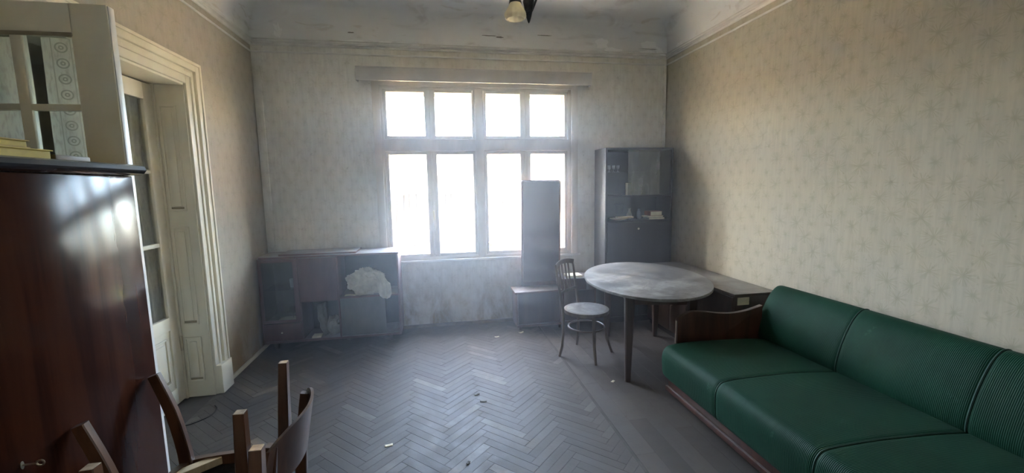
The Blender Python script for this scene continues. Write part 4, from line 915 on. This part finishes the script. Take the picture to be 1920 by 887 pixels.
# ------------------------------------------------------------------ outside the window
GZ = -0.35
o = MB().box(-9, 11, YB+0.36, 9.5, GZ-0.2, GZ).build('ground_outside', M['ground'], recentre=False); o['kind'] = 'structure'
FY = 8.0
t = thing('board_fence', 'sunlit weathered board fence beyond the window', 'fence', (1.0, FY, GZ))
fm = {}
for i in range(84):
    x = -3.6+i*0.108; w = 0.096
    key = i % 4
    if key not in fm:
        b_ = MB().prism([(-w/2, 0), (w/2, 0), (w/2, 1.85), (w*0.3, 1.87), (-w*0.4, 1.868), (-w/2, 1.845)], 'y', -0.011, 0.011, 0)
        me = bpy.data.meshes.new('board'); b_.bm.to_mesh(me); b_.bm.free(); me.materials.append(M['fence']); fm[key] = me
    o = bpy.data.objects.new('board', fm[key]); COL.objects.link(o); o.parent = t
    o.location = (x-1.0, random.uniform(-.006, .006), random.uniform(-0.02, 0.02)); o.rotation_euler = (0, random.uniform(-.008, .008), 0)
for z in (0.50, 1.00): box('rail', M['fence'], t, -3.65, 5.5, FY+0.02, FY+0.065, z, z+0.08, 0.004)
for x in (-3.4, -1.4, 0.6, 2.6, 4.6): box('post', M['fence'], t, x, x+0.1, FY+0.065, FY+0.165, GZ-0.2, 1.5, 0.005)
def shrub(x, y, h, w, n, label, seed):
    rg = random.Random(seed); t = thing('shrub', label, 'shrub', (x, y, GZ))
    mb = MB(); lf = MB()
    for i in range(9):
        a = rg.uniform(0, 2*PI); q = (x+w*rg.uniform(.3, 1)*math.cos(a), y+0.35*rg.uniform(.2, 1)*math.sin(a), GZ+h*rg.uniform(.7, 1))
        pts = spline([(x+rg.uniform(-.05, .05), y, GZ), (lerp(x, q[0], .35), lerp(y, q[1], .3), GZ+h*.45), q], 4)
        mb.tube(pts, [lerp(0.012, 0.004, k/(len(pts)-1)) for k in range(len(pts))], 5)
        for k in range(n):
            p = Vector(pts[rg.randrange(3, len(pts))])+Vector((rg.gauss(0, .06), rg.gauss(0, .06), rg.gauss(0, .07)))
            d = Vector((rg.uniform(-1, 1), rg.uniform(-1, 1), rg.uniform(-.3, .8))).normalized(); s_ = d.cross(Vector((rg.uniform(-1, 1), rg.uniform(-1, 1), rg.uniform(-1, 1)))).normalized(); L = rg.uniform(.04, .075)
            lf.raw([p, p+d*L*.5+s_*L*.25, p+d*L, p+d*L*.5-s_*L*.25], [(0, 1, 2, 3)])
    mb.build('stems', M['fence'], t, smooth=True); o = lf.build('foliage', M['leaf'], t, fixn=False); o['kind'] = 'stuff'
shrub(1.05, 7.2, 1.05, 0.35, 26, 'sunlit yellow-green shrub at the foot of the fence', 4)
shrub(0.35, 7.5, 0.72, 0.30, 18, 'low thin shrub at the fence, left of the taller one', 9)
# house wall goes on beside the window room, so the yard is shaded as by a house
o = MB().box(-9, XL-TH-0.001, YB+0.36-0.3, YB+0.36, GZ, ZC).box(XR+TH+0.001, 11, YB+0.06, YB+0.36, GZ, ZC).build('wall_outer', M['outer'], recentre=False); o['kind'] = 'structure'

# ------------------------------------------------------------------ added scatter volume imitating lens glare
t = NT('glare_veil'); vs = t.n('ShaderNodeVolumeScatter'); vs.inputs['Color'].default_value = (0.94, 0.95, 1.0, 1); vs.inputs['Density'].default_value = 0.050; vs.inputs['Anisotropy'].default_value = 0.50
t.t.links.new(vs.outputs[0], t.out.inputs['Volume'])
o = MB().box(XL-0.03, XR+0.03, 2.75, YB+0.003, -0.03, ZC+0.002).build('glare_haze', t.m, recentre=False)
tag(o, 'pale bluish veil added to imitate lens glare at the window end of the room', 'glare_haze', kind='stuff')
